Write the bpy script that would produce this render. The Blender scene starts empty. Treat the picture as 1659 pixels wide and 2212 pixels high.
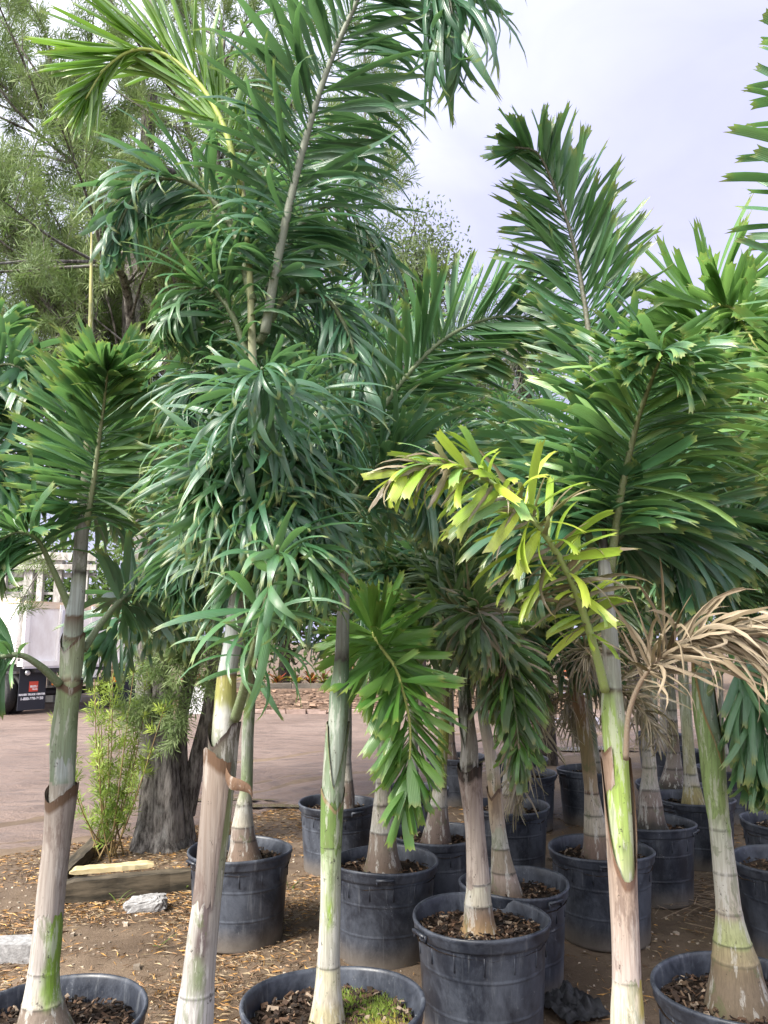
import bpy, math, random
import numpy as np
from mathutils import Vector, Matrix

random.seed(7)
RNG = np.random.default_rng(11)
R = math.radians
S = bpy.context.scene
COL = S.collection

# ------------------------------------------------------------------ camera
CAM_H, TILT, F = 1.66, R(9.5), 1671.0          # focal length in pixels of a 1659 x 2212 frame
cd = bpy.data.cameras.new('camera')
cd.sensor_fit = 'VERTICAL'; cd.sensor_height = 24.0; cd.lens = F / 2212 * 24.0
cd.clip_start = 0.05; cd.clip_end = 3000
cam = bpy.data.objects.new('camera', cd); COL.objects.link(cam)
cam.location = (0, 0, CAM_H); cam.rotation_euler = (math.pi / 2 + TILT, 0, 0)
S.camera = cam

# ------------------------------------------------------------------ light
SUN_EL, SUN_AZ = R(43), R(-132)                  # azimuth from +Y, negative = towards -X
SUN_DIR = Vector((math.sin(SUN_AZ) * math.cos(SUN_EL), math.cos(SUN_AZ) * math.cos(SUN_EL), math.sin(SUN_EL)))
w = bpy.data.worlds.new('World'); S.world = w; w.use_nodes = True
nt = w.node_tree; nt.nodes.clear()
N = nt.nodes.new; L_ = nt.links.new
out = N('ShaderNodeOutputWorld'); bg = N('ShaderNodeBackground'); bg.inputs[1].default_value = 0.10
sky = N('ShaderNodeTexSky'); sky.sky_type = 'NISHITA'; sky.sun_disc = False
sky.sun_elevation = SUN_EL; sky.sun_rotation = SUN_AZ; sky.air_density = 1.4; sky.dust_density = 3.0
tc = N('ShaderNodeTexCoord')
mp = N('ShaderNodeMapping'); mp.inputs['Scale'].default_value = (1, 1, 2.2)
nz = N('ShaderNodeTexNoise'); nz.inputs['Scale'].default_value = 1.6; nz.inputs['Detail'].default_value = 5
L_(tc.outputs['Generated'], mp.inputs[0]); L_(mp.outputs[0], nz.inputs['Vector'])
dt = N('ShaderNodeVectorMath'); dt.operation = 'DOT_PRODUCT'; dt.inputs[1].default_value = SUN_DIR
L_(tc.outputs['Generated'], dt.inputs[0])
rp = N('ShaderNodeMapRange'); rp.inputs[1].default_value = -0.12; rp.inputs[2].default_value = 0.92
rp.interpolation_type = 'LINEAR'
L_(dt.outputs['Value'], rp.inputs[0])
cl = N('ShaderNodeMix'); cl.data_type = 'RGBA'                      # thin high cloud, whiter near the sun
cl.inputs[6].default_value = (2.75, 2.75, 4.05, 1); cl.inputs[7].default_value = (11.0, 11.1, 11.6, 1)
L_(rp.outputs[0], cl.inputs[0])
cm = N('ShaderNodeMapRange'); cm.inputs[1].default_value = 0.3; cm.inputs[2].default_value = 0.7
cm.inputs[3].default_value = 0.80; cm.inputs[4].default_value = 0.97
L_(nz.outputs[0], cm.inputs[0])
n2 = N('ShaderNodeTexNoise'); n2.inputs['Scale'].default_value = 3.4; n2.inputs['Detail'].default_value = 6; n2.inputs['Distortion'].default_value = .5
L_(mp.outputs[0], n2.inputs['Vector'])
r2 = N('ShaderNodeMapRange'); r2.inputs[1].default_value = .3; r2.inputs[2].default_value = .7; r2.inputs[3].default_value = .86; r2.inputs[4].default_value = 1.14
L_(n2.outputs[0], r2.inputs[0])
cv2 = N('ShaderNodeVectorMath'); cv2.operation = 'SCALE'
L_(cl.outputs[2], cv2.inputs[0]); L_(r2.outputs[0], cv2.inputs['Scale'])
mx = N('ShaderNodeMix'); mx.data_type = 'RGBA'
L_(cm.outputs[0], mx.inputs[0]); L_(sky.outputs[0], mx.inputs[6]); L_(cv2.outputs[0], mx.inputs[7])
L_(mx.outputs[2], bg.inputs[0]); L_(bg.outputs[0], out.inputs[0])
sl = bpy.data.lights.new('sun', 'SUN'); sl.energy = 3.1; sl.angle = R(20); sl.color = (1.0, 0.95, 0.86)
so = bpy.data.objects.new('sun', sl); COL.objects.link(so)
so.rotation_euler = SUN_DIR.to_track_quat('Z', 'Y').to_euler()
S.view_settings.view_transform = 'Standard'; S.view_settings.look = 'None'
S.view_settings.exposure = 1.62; S.view_settings.gamma = 1.0
S.view_settings.use_curve_mapping = False
S.render.engine = 'CYCLES'
S.cycles.max_bounces = 7; S.cycles.diffuse_bounces = 4; S.cycles.glossy_bounces = 3
S.cycles.transmission_bounces = 5; S.cycles.use_denoising = True

# ------------------------------------------------------------------ helpers
CT, ST = math.cos(TILT), math.sin(TILT)

def ray(px, py):
    xc, yc = (px - 829.5) / F, (1106 - py) / F
    return Vector((xc, CT - yc * ST, ST + yc * CT))

def pt(px, py, Y):
    d = ray(px, py)
    return Vector((0, 0, CAM_H)) + d * (Y / d.y)

def gp(px, py, z=0.0):
    d = ray(px, py)
    return Vector((0, 0, CAM_H)) + d * ((z - CAM_H) / d.z)

def pxm(px, py, Y):
    """metres per pixel at that place"""
    return (Y / ray(px, py).y) / F

def vnoise(x, y, seed=0):
    xi = np.floor(x).astype(np.int64); yi = np.floor(y).astype(np.int64)
    xf = x - xi; yf = y - yi
    u = xf * xf * (3 - 2 * xf); v = yf * yf * (3 - 2 * yf)
    def h(a, b):
        n = (a * 374761393 + b * 668265263 + seed * 974711) & 0x7fffffff
        n = ((n ^ (n >> 13)) * 1274126177) & 0x7fffffff
        return ((n ^ (n >> 16)) & 0xffff) / 65535.0
    return (h(xi, yi) * (1 - u) + h(xi + 1, yi) * u) * (1 - v) + (h(xi, yi + 1) * (1 - u) + h(xi + 1, yi + 1) * u) * v

def fbm(x, y, o=4, seed=0):
    s = 0; a = .5
    for k in range(o):
        s = s + a * (vnoise(x * 2 ** k, y * 2 ** k, seed + k) - .5); a *= .5
    return s

def mesh(name, V, tris=None, quads=None, mat=None, col=None, uv=None, smooth=True):
    """V (n,3); tris (k,3); quads (m,4); col (n,3) per vertex; uv (n,2) per vertex"""
    V = np.asarray(V, np.float32)
    fs = []; tot = []
    if tris is not None and len(tris):
        t = np.asarray(tris, np.int32); fs.append(t.ravel()); tot.append(np.full(len(t), 3, np.int32))
    if quads is not None and len(quads):
        q = np.asarray(quads, np.int32); fs.append(q.ravel()); tot.append(np.full(len(q), 4, np.int32))
    loops = np.concatenate(fs); tot = np.concatenate(tot)
    me = bpy.data.meshes.new(name)
    me.vertices.add(len(V)); me.vertices.foreach_set('co', V.ravel())
    me.loops.add(len(loops)); me.loops.foreach_set('vertex_index', loops)
    me.polygons.add(len(tot))
    st = np.concatenate([[0], np.cumsum(tot)[:-1]]).astype(np.int32)
    me.polygons.foreach_set('loop_start', st)
    me.update(calc_edges=True)
    me.polygons.foreach_set('use_smooth', np.full(len(tot), bool(smooth)))
    if col is not None:
        c = np.ones((len(V), 4), np.float32); c[:, :3] = col
        a = me.attributes.new('Col', 'FLOAT_COLOR', 'POINT'); a.data.foreach_set('color', c.ravel())
    if uv is not None:
        u = me.uv_layers.new(name='UVMap')
        u.data.foreach_set('uv', np.asarray(uv, np.float32)[loops].ravel())
    if mat: me.materials.append(mat)
    return me

def obj(name, me, parent=None, loc=None, M=None):
    o = bpy.data.objects.new(name, me); COL.objects.link(o)
    if parent: o.parent = parent
    if loc is not None: o.location = loc
    if M is not None: o.matrix_local = M
    return o

def tag(o, label=None, cat=None, group=None, kind=None):
    if label: o['label'] = label
    if cat: o['category'] = cat
    if group: o['group'] = group
    if kind: o['kind'] = kind
    return o

def thing(name, label, cat, loc=(0, 0, 0), group=None, rz=0):
    o = bpy.data.objects.new(name, None); COL.objects.link(o); o.empty_display_size = .1
    o.location = loc; o.rotation_euler = (0, 0, rz)
    return tag(o, label, cat, group)

class MB:
    """collects shapes of one mesh"""
    def __init__(s): s.V = []; s.T = []; s.Q = []; s.C = []; s.U = []; s.n = 0
    def add(s, V, tris=(), quads=(), col=(1, 1, 1), uv=None):
        V = np.asarray(V, float)
        s.V.append(V)
        if len(tris): s.T.append(np.asarray(tris) + s.n)
        if len(quads): s.Q.append(np.asarray(quads) + s.n)
        c = np.asarray(col, float)
        s.C.append(np.broadcast_to(c, (len(V), 3)) if c.ndim == 1 else c)
        s.U.append(np.zeros((len(V), 2)) if uv is None else uv)
        s.n += len(V)
    def box(s, c, size, M=None, col=(1, 1, 1), jit=0, rng=RNG):
        b = np.array([[x, y, z] for x in (-.5, .5) for y in (-.5, .5) for z in (-.5, .5)]) * np.asarray(size)
        if jit: b = b + rng.uniform(-jit, jit, b.shape)
        if M is not None: b = b @ np.array(M.to_3x3()).T
        s.add(b + np.asarray(c), quads=[[0, 1, 3, 2], [4, 6, 7, 5], [0, 4, 5, 1], [2, 3, 7, 6], [0, 2, 6, 4], [1, 5, 7, 3]], col=col)
    def tube(s, P, r, n=8, col=(1, 1, 1), caps=True):
        V, Q, U = tube_np(P, r, n)
        s.add(V, quads=Q, col=col, uv=U)
        if caps:
            k = len(P)
            s.T.append(np.array([[0, (j + 1), j] for j in range(1, n - 1)]) + s.n - len(V))
            o = (k - 1) * n
            s.T.append(np.array([[o, o + j, o + j + 1] for j in range(1, n - 1)]) + s.n - len(V))
    def mesh(s, name, mat, smooth=True):
        return mesh(name, np.concatenate(s.V), np.concatenate(s.T) if s.T else None, np.concatenate(s.Q) if s.Q else None,
                    mat, np.concatenate(s.C), np.concatenate(s.U), smooth)

def frames(P):
    P = np.asarray(P, float)
    T = np.gradient(P, axis=0); T /= np.linalg.norm(T, axis=1)[:, None] + 1e-9
    ref = np.array([1., 0, 0]) if abs(T[0][0]) < .8 else np.array([0, 0, 1.])
    A = np.zeros_like(P); a = ref
    for i in range(len(P)):
        a = a - T[i] * (a @ T[i]); a /= np.linalg.norm(a) + 1e-9; A[i] = a
    return P, T, A, np.cross(T, A)

def tube_np(P, r, n=8):
    P, T, A, B = frames(P)
    r = np.broadcast_to(np.asarray(r, float), (len(P),)) if np.ndim(r) <= 1 else r
    th = np.linspace(0, 2 * np.pi, n, endpoint=False)
    V = P[:, None, :] + (A[:, None, :] * np.cos(th)[None, :, None] + B[:, None, :] * np.sin(th)[None, :, None]) * np.asarray(r)[:, None, None]
    i, j = np.meshgrid(np.arange(len(P) - 1), np.arange(n), indexing='ij')
    j2 = (j + 1) % n
    Q = np.stack([i * n + j, i * n + j2, (i + 1) * n + j2, (i + 1) * n + j], -1).reshape(-1, 4)
    U = np.stack(np.broadcast_arrays(np.linspace(0, 1, len(P))[:, None], (th / 6.283)[None, :]), -1).reshape(-1, 2)
    return V.reshape(-1, 3), Q, U

def crom(P, n):
    """Catmull-Rom through control rows (any width), n samples, roughly even in length"""
    P = np.asarray(P, float)
    if len(P) == 2:
        t = np.linspace(0, 1, n)[:, None]; return P[0] * (1 - t) + P[1] * t
    E = np.vstack([2 * P[0] - P[1], P, 2 * P[-1] - P[-2]])
    D = []
    for i in range(1, len(E) - 2):
        t = np.linspace(0, 1, 24, endpoint=False)[:, None]
        a, b, c, d = E[i - 1], E[i], E[i + 1], E[i + 2]
        D.append(.5 * (2 * b + (c - a) * t + (2 * a - 5 * b + 4 * c - d) * t ** 2 + (3 * b - a - 3 * c + d) * t ** 3))
    D.append(P[-1:]); D = np.vstack(D)
    s = np.concatenate([[0], np.cumsum(np.linalg.norm(np.diff(D[:, :3], axis=0), axis=1))])
    u = np.linspace(0, s[-1], n)
    return np.stack([np.interp(u, s, D[:, k]) for k in range(D.shape[1])], -1)

def lathe(prof, n=40, wob=0, ph=0):
    prof = np.asarray(prof, float); th = np.linspace(0, 2 * np.pi, n, endpoint=False)
    k = 1 + wob * np.sin(2 * th + ph) + wob * .5 * np.sin(3 * th + ph * 2)
    V = np.stack([prof[:, 0, None] * np.cos(th) * k, prof[:, 0, None] * np.sin(th) * k, np.broadcast_to(prof[:, 1, None], (len(prof), n))], -1)
    i, j = np.meshgrid(np.arange(len(prof) - 1), np.arange(n), indexing='ij'); j2 = (j + 1) % n
    Q = np.stack([i * n + j, i * n + j2, (i + 1) * n + j2, (i + 1) * n + j], -1).reshape(-1, 4)
    return V.reshape(-1, 3), Q

# ------------------------------------------------------------------ materials
class NT:
    def __init__(s, name):
        s.m = bpy.data.materials.new(name); s.m.use_nodes = True; s.t = s.m.node_tree
        s.b = s.t.nodes['Principled BSDF']; s.o = s.t.nodes['Material Output']
    def n(s, k, **kw):
        x = s.t.nodes.new('ShaderNode' + k)
        for a, v in kw.items(): setattr(x, a, v)
        return x
    def l(s, a, b): s.t.links.new(a, b)
    def noise(s, scale, vec=None, detail=4, rough=.6, dist=0):
        x = s.n('TexNoise'); x.inputs['Scale'].default_value = scale; x.inputs['Detail'].default_value = detail
        x.inputs['Roughness'].default_value = rough; x.inputs['Distortion'].default_value = dist
        if vec is not None: s.l(vec, x.inputs['Vector'])
        return x.outputs[0]
    def coord(s, scale=(1, 1, 1), kind='Object'):
        c = s.n('TexCoord'); m = s.n('Mapping'); m.inputs['Scale'].default_value = scale
        s.l(c.outputs[kind], m.inputs[0]); return m.outputs[0]
    def rng(s, v, a, b, c=0, d=1):
        x = s.n('MapRange'); x.interpolation_type = 'SMOOTHSTEP'
        for i, k in enumerate((a, b, c, d)): x.inputs[i + 1].default_value = k
        s.l(v, x.inputs[0]); return x.outputs[0]
    def mix(s, f, a, b, blend='MIX'):
        x = s.n('Mix', data_type='RGBA', blend_type=blend)
        for i, v in ((0, f), (6, a), (7, b)):
            if hasattr(v, 'is_linked'): s.l(v, x.inputs[i])
            elif i == 0: x.inputs[0].default_value = v
            else: x.inputs[i].default_value = (*v, 1)
        return x.outputs[2]
    def math(s, op, a, b=0):
        x = s.n('Math', operation=op)
        for i, v in ((0, a), (1, b)):
            if hasattr(v, 'is_linked'): s.l(v, x.inputs[i])
            else: x.inputs[i].default_value = v
        return x.outputs[0]
    def bump(s, h, st=.3, d=.01):
        x = s.n('Bump'); x.inputs['Strength'].default_value = st; x.inputs['Distance'].default_value = d
        s.l(h, x.inputs['Height']); s.l(x.outputs[0], s.b.inputs['Normal']); return x.outputs[0]
    def base(s, c):
        if hasattr(c, 'is_linked'): s.l(c, s.b.inputs['Base Color'])
        else: s.b.inputs['Base Color'].default_value = (*c, 1)
    def set(s, rough=.6, spec=.5, metal=0):
        s.b.inputs['Roughness'].default_value = rough; s.b.inputs['Specular IOR Level'].default_value = spec
        s.b.inputs['Metallic'].default_value = metal

def leaf_mat(name, single, rough=.33, trans=.36, tip=True, stripes=True, spec=1.0):
    s = NT(name); s.set(rough, spec)
    if single:
        oi = s.n('ObjectInfo'); c = oi.outputs['Color']
    else:
        a = s.n('Attribute', attribute_name='Col'); c = a.outputs['Color']
    uv = s.n('UVMap'); sp = s.n('SeparateXYZ'); s.l(uv.outputs[0], sp.inputs[0])
    if stripes:
        f = s.math('SINE', s.math('MULTIPLY', sp.outputs[1], 70.0))
        c = s.mix(s.rng(f, .2, 1, 0, .22), c, s.mix(.5, c, (.22, .30, .12)))
        nn = s.noise(3.0, s.coord((1, 1, 1), 'UV'), 3)
        c = s.mix(s.rng(nn, .35, .75, 0, .35), c, s.mix(.5, c, (.10, .16, .03)))
    if tip:
        e = s.noise(9.0, s.coord((.6, 1, 1), 'UV'), 3)
        u = s.math('ADD', sp.outputs[0], s.math('MULTIPLY', s.math('SUBTRACT', e, .5), .25))
        c = s.mix(s.rng(u, .84, .98, 0, .8), c, s.mix(.6, c, (.36, .36, .08)))
        c = s.mix(s.rng(u, .98, 1.05, 0, .9), c, (.22, .13, .06))
        sp2 = s.noise(26.0, s.coord((3, .6, 1), 'UV'), 3, .7)
        c = s.mix(s.rng(sp2, .67, .72, 0, .6), c, s.mix(.6, c, (.20, .15, .05)))
    s.base(c)
    if stripes:
        s.bump(s.math('SINE', s.math('MULTIPLY', sp.outputs[1], 45.0)), .25, .002)
    tr = s.n('BsdfTranslucent'); s.l(s.mix(.35, c, (.20, .36, .05), 'MIX') if trans < .5 else c, tr.inputs[0])
    mxs = s.n('MixShader'); mxs.inputs[0].default_value = trans
    s.l(s.b.outputs[0], mxs.inputs[1]); s.l(tr.outputs[0], mxs.inputs[2]); s.l(mxs.outputs[0], s.o.inputs[0])
    return s.m

M_LEAF1 = leaf_mat('leaflet_green', True)
M_LEAFN = leaf_mat('foliage_green', False)
M_NEEDLE = leaf_mat('needle_green', False, .5, .3, False, False, .35)
M_DRY = leaf_mat('dry_leaf', True, .75, .12, False, True, .2)

def mk_trunk():
    s = NT('palm_trunk'); s.set(.62, .3)
    a = s.n('Attribute', attribute_name='Col'); c = a.outputs['Color']
    v = s.coord((1, 1, .16)); v2 = s.coord((1, 1, .45)); v3 = s.coord((1, 1, .05))
    fib = s.noise(150, v3, 3)
    c = s.mix(s.rng(fib, .38, .66, 0, .6), c, s.mix(.55, c, (.10, .075, .05)))
    bl = s.noise(30, v, 6, .7)
    c = s.mix(s.rng(bl, .53, .58, 0, .75), c, s.mix(.6, c, (.72, .71, .66)))
    b2 = s.noise(14, v2, 6, .72, .6)
    c = s.mix(s.rng(b2, .57, .62, 0, .75), c, s.mix(.6, c, (.12, .16, .06)))
    b3 = s.noise(42, s.coord((1, 1, .7)), 5, .75)
    c = s.mix(s.rng(b3, .62, .67, 0, .85), c, (.06, .05, .04))
    s.base(s.mix(1.0, c, (.65, .65, .65), 'MULTIPLY')); s.bump(s.math('ADD', fib, s.math('MULTIPLY', bl, .6)), .35, .004)
    return s.m
M_TRUNK = mk_trunk()

def mk_dry_sheath():
    s = NT('dry_sheath'); s.set(.75, .2)
    a = s.n('Attribute', attribute_name='Col'); c = a.outputs['Color']
    fib = s.noise(120, s.coord((1, 1, .04)), 4)
    c = s.mix(s.rng(fib, .35, .68, 0, .6), c, s.mix(.6, c, (.12, .07, .045)))
    st = s.noise(11, s.coord((1, 1, .3)), 6, .75)
    c = s.mix(s.rng(st, .52, .60, 0, .7), c, s.mix(.75, c, (.15, .10, .085)))
    lt = s.noise(26, s.coord((1, 1, .14)), 6, .75)
    c = s.mix(s.rng(lt, .56, .62, 0, .6), c, s.mix(.6, c, (.66, .62, .57)))
    dk = s.noise(48, s.coord((1, 1, .6)), 5, .75)
    c = s.mix(s.rng(dk, .63, .68, 0, .8), c, (.07, .05, .04))
    s.base(s.mix(1.0, c, (.63, .63, .63), 'MULTIPLY')); s.bump(fib, .6, .005)
    return s.m
M_SHEATH = mk_dry_sheath()

def mk_rachis():
    s = NT('frond_rachis'); s.set(.55, .35)
    a = s.n('Attribute', attribute_name='Col'); c = a.outputs['Color']
    n1 = s.noise(160, s.coord(), 3)
    s.base(s.mix(s.rng(n1, .48, .66, 0, .6), c, s.mix(.6, c, (.30, .30, .24))))
    s.bump(n1, .3, .003)
    return s.m
M_RACHIS = mk_rachis()

def mk_pot():
    s = NT('black_plastic'); s.set(.42, .5)
    oi = s.n('ObjectInfo')
    d = s.noise(4.2, s.coord((1, 1, .7)), 9, .78, .4)
    streak = s.noise(24, s.coord((1, 1, .05)), 5, .7)
    gr = s.noise(70, s.coord(), 4, .7)
    c = s.mix(s.rng(d, .38, .68, .0, .85), (.014, .017, .026), (.080, .091, .116))
    c = s.mix(s.rng(streak, .56, .70, 0, .55), c, (.15, .16, .175))
    sc = s.noise(18, s.coord((1, 1, .9)), 7, .85, 1.2)
    c = s.mix(s.rng(sc, .62, .66, 0, .5), c, (.24, .25, .27))
    c = s.mix(s.rng(gr, .60, .76, 0, .35), c, (.13, .125, .12))
    zc = s.n('TexCoord'); sz = s.n('SeparateXYZ'); s.l(zc.outputs['Object'], sz.inputs[0])
    lo = s.rng(s.math('ADD', sz.outputs[2], s.math('MULTIPLY', d, -.16)), -.08, .06, 1, 0)   # splashed dirt
    c = s.mix(s.math('MULTIPLY', lo, .75), c, (.16, .135, .11))
    s.base(c)
    s.l(s.rng(d, .3, .7, .33, .55), s.b.inputs['Roughness'])
    s.bump(gr, .12, .003)
    return s.m
M_POT = mk_pot()

def simple(name, c, rough=.6, spec=.4, metal=0, var=None, vscale=8, stretch=(1, 1, 1), bump=0, detail=6):
    s = NT(name); s.set(rough, spec, metal)
    if var:
        n = s.noise(vscale, s.coord(stretch), detail, .68)
        s.base(s.mix(s.rng(n, .34, .68), c, var))
        if bump: s.bump(n, bump, .01)
    else: s.base(c)
    return s.m

def attr_mat(name, rough=.8, spec=.25, bscale=40, bst=.4, tr=0):
    s = NT(name); s.set(rough, spec)
    a = s.n('Attribute', attribute_name='Col')
    n = s.noise(bscale, s.coord(), 5)
    s.base(s.mix(s.rng(n, .35, .7, 0, .5), a.outputs['Color'], s.mix(.55, a.outputs['Color'], (.03, .025, .02))))
    if bst: s.bump(n, bst, .005)
    return s.m
M_CHIP = attr_mat('bark_chip', .85, .2)
M_LITTER = attr_mat('dry_litter', .7, .25, 60, .2)
M_SOIL = simple('potting_soil', (.018, .012, .009), .95, .15, 0, (.05, .034, .024), 45, (1, 1, 1), .8)

def mk_bark():
    s = NT('tree_bark'); s.set(.9, .15)
    v = s.coord((1, 1, .18))
    n = s.noise(34, v, 7, .72); n2 = s.noise(5, s.coord((1, 1, .5)), 4)
    c = s.mix(s.rng(n, .36, .66), (.05, .043, .04), (.30, .275, .255))
    c = s.mix(s.rng(n2, .50, .68, 0, .6), c, (.36, .35, .335))
    s.base(c); s.bump(n, .9, .03)
    return s.m
M_BARK = mk_bark()
M_BARK2 = simple('dark_bark', (.022, .018, .016), .9, .15, 0, (.09, .075, .065), 26, (1, 1, .2), .7)
M_CONC = simple('concrete', (.20, .195, .195), .9, .2, 0, (.36, .355, .355), 30, (1, 1, 1), .7)
M_WOODD = simple('weathered_timber', (.026, .023, .018), .9, .15, 0, (.13, .105, .075), 14, (.15, 1, 1), .5)
M_WOODL = simple('bare_pine', (.42, .33, .17), .75, .25, 0, (.52, .44, .27), 12, (.12, 1, 1), .2)
M_WOODG = simple('grey_timber', (.22, .20, .18), .85, .2, 0, (.48, .46, .43), 6, (1, 1, .3), .3)

def mk_ground():
    s = NT('sandy_ground'); s.set(.9, .2)
    v = s.coord()
    a = s.noise(.9, v, 6, .65); b = s.noise(9, v, 6, .7); g = s.noise(90, v, 4, .7)
    c = s.mix(s.rng(a, .36, .64), (.095, .066, .044), (.175, .128, .090))
    c = s.mix(s.rng(b, .45, .7, 0, .6), c, (.085, .057, .038))
    c = s.mix(s.rng(g, .60, .74, 0, .6), c, (.34, .27, .20))
    s.base(c)
    s.l(s.rng(a, .35, .6, .55, .95), s.b.inputs['Roughness'])
    s.bump(s.math('ADD', s.math('MULTIPLY', b, .7), s.math('MULTIPLY', g, .5)), .7, .02)
    return s.m
M_GROUND = mk_ground()

def mk_road():
    s = NT('damp_dirt_road'); s.set(.8, .3)
    v = s.coord(); t = s.coord((.5, 1.8, 1))
    a = s.noise(.45, v, 5, .6); b = s.noise(3.2, t, 8, .78); g = s.noise(40, v, 5, .7)
    c = s.mix(s.rng(a, .35, .65), (.17, .120, .098), (.235, .172, .144))
    c = s.mix(s.rng(b, .47, .60, 0, .75), c, (.115, .080, .064))
    c = s.mix(s.rng(g, .62, .76, 0, .5), c, (.36, .28, .24))
    s.base(c)
    s.l(s.rng(b, .38, .62, .85, .42), s.b.inputs['Roughness'])
    s.bump(s.math('ADD', b, s.math('MULTIPLY', g, .35)), .9, .07)
    return s.m
M_ROAD = mk_road()

# ------------------------------------------------------------------ ground and road
def hgt(x, y):
    return fbm(x * 1.1, y * 1.1, 4, 3) * .06 + fbm(x * 7, y * 7, 3, 9) * .018

def build_ground():
    def axis(lo, hi, step, far):
        core = np.arange(lo, hi + 1e-6, step); k = np.geomspace(step * 2, far, 26)
        return np.concatenate([lo - k[::-1], core, hi + k])
    xs = axis(-6, 5, .06, 900); ys = axis(.4, 9, .06, 900)
    X, Y = np.meshgrid(xs, ys, indexing='ij')
    Z = hgt(X, Y)
    far = (np.abs(X) > 30) | (Y > 40) | (Y < -10); Z[far] = 0
    n, m = X.shape
    i, j = np.meshgrid(np.arange(n - 1), np.arange(m - 1), indexing='ij')
    Q = np.stack([i * m + j, (i + 1) * m + j, (i + 1) * m + j + 1, i * m + j + 1], -1).reshape(-1, 4)
    o = obj('ground', mesh('ground', np.stack([X, Y, Z], -1).reshape(-1, 3), quads=Q, mat=M_GROUND))
    tag(o, 'sandy brown nursery ground strewn with dry leaves', kind='structure')
build_ground()

NEAR = [gp(-900, 2010), gp(-400, 1935), gp(0, 1868), gp(430, 1790), gp(650, 1745), gp(900, 1702), gp(1200, 1645), gp(1420, 1606), gp(2600, 1530)]
def road_near(x):
    P = np.array(NEAR); o = np.argsort(P[:, 0]); return np.interp(x, P[o, 0], P[o, 1])

def build_road():
    xs = np.concatenate([np.linspace(-60, -9, 30), np.linspace(-8.9, 9, 150), np.linspace(9.5, 60, 30)])
    ws = np.concatenate([np.linspace(0, .35, 60), np.linspace(.36, 1, 40)])
    X = np.broadcast_to(xs[:, None], (len(xs), len(ws)))
    y0 = road_near(xs) + fbm(xs * .9, xs * 0, 4, 5) * .8 - .1
    y1 = 19.5 + np.maximum(0, -xs - 3) * .25
    Y = y0[:, None] + (y1 - y0)[:, None] * ws[None, :] ** 1.15
    D = Y - y0[:, None]
    Z = .022 + fbm(X * .6, Y * .9, 4, 21) * .035
    # ruts pressed along the road by wheels
    for c, wd, dp in ((.55, .16, .045), (.95, .12, .03), (1.9, .18, .05), (2.35, .14, .035), (4.2, .2, .04), (5.6, .22, .04)):
        cc = c + fbm(X * .25, X * 0 + c, 3, 31) * .8
        dp = dp * .5; Z = Z - dp * np.exp(-((D - cc) / wd) ** 2) + dp * .6 * np.exp(-((D - cc - wd * 1.7) / (wd * .6)) ** 2)
    Z = Z + fbm(X * 3.5, Y * 7, 3, 41) * .035 * np.exp(-D / 4)
    Z = Z - .09 * np.exp(-(D / .22) ** 2) + hgt(X, Y) * np.exp(-D / .5)
    n, m = X.shape
    i, j = np.meshgrid(np.arange(n - 1), np.arange(m - 1), indexing='ij')
    Q = np.stack([i * m + j, (i + 1) * m + j, (i + 1) * m + j + 1, i * m + j + 1], -1).reshape(-1, 4)
    o = obj('dirt_road', mesh('dirt_road', np.stack([X, Y, Z], -1).reshape(-1, 3), quads=Q, mat=M_ROAD))
    tag(o, 'damp pinkish dirt road with tyre ruts', kind='structure')
build_road()

M_WATER = NT('puddle_water'); M_WATER.base((.16, .12, .09)); M_WATER.set(.05, .6); M_WATER = M_WATER.m
def puddle(cx, cy, rx, ry, z, sd):
    n = 36; th = np.linspace(0, 6.2832, n, endpoint=False)
    k = 1 + .35 * np.sin(2 * th + sd) + .18 * np.sin(5 * th + sd * 3)
    V = np.vstack([[cx, cy, z], np.stack([cx + rx * k * np.cos(th), cy + ry * k * np.sin(th), np.full(n, z)], -1)])
    o = obj('puddle', mesh('puddle', V, tris=[[0, 1 + i, 1 + (i + 1) % n] for i in range(n)], mat=M_WATER))
    tag(o, kind='structure')
for px, py, rx, ry, sd in ((1240, 1622, .75, .28, 1), (1300, 1560, 1.2, .6, 5), (600, 1748, .75, .1, 2), (270, 1712, .32, .12, 3), (470, 1690, .35, .1, 4), (460, 1735, .5, .08, 7), (1210, 1500, 1.6, .8, 8)):
    p = gp(px, py); puddle(p.x, p.y, rx, ry, .034, sd)

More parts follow.
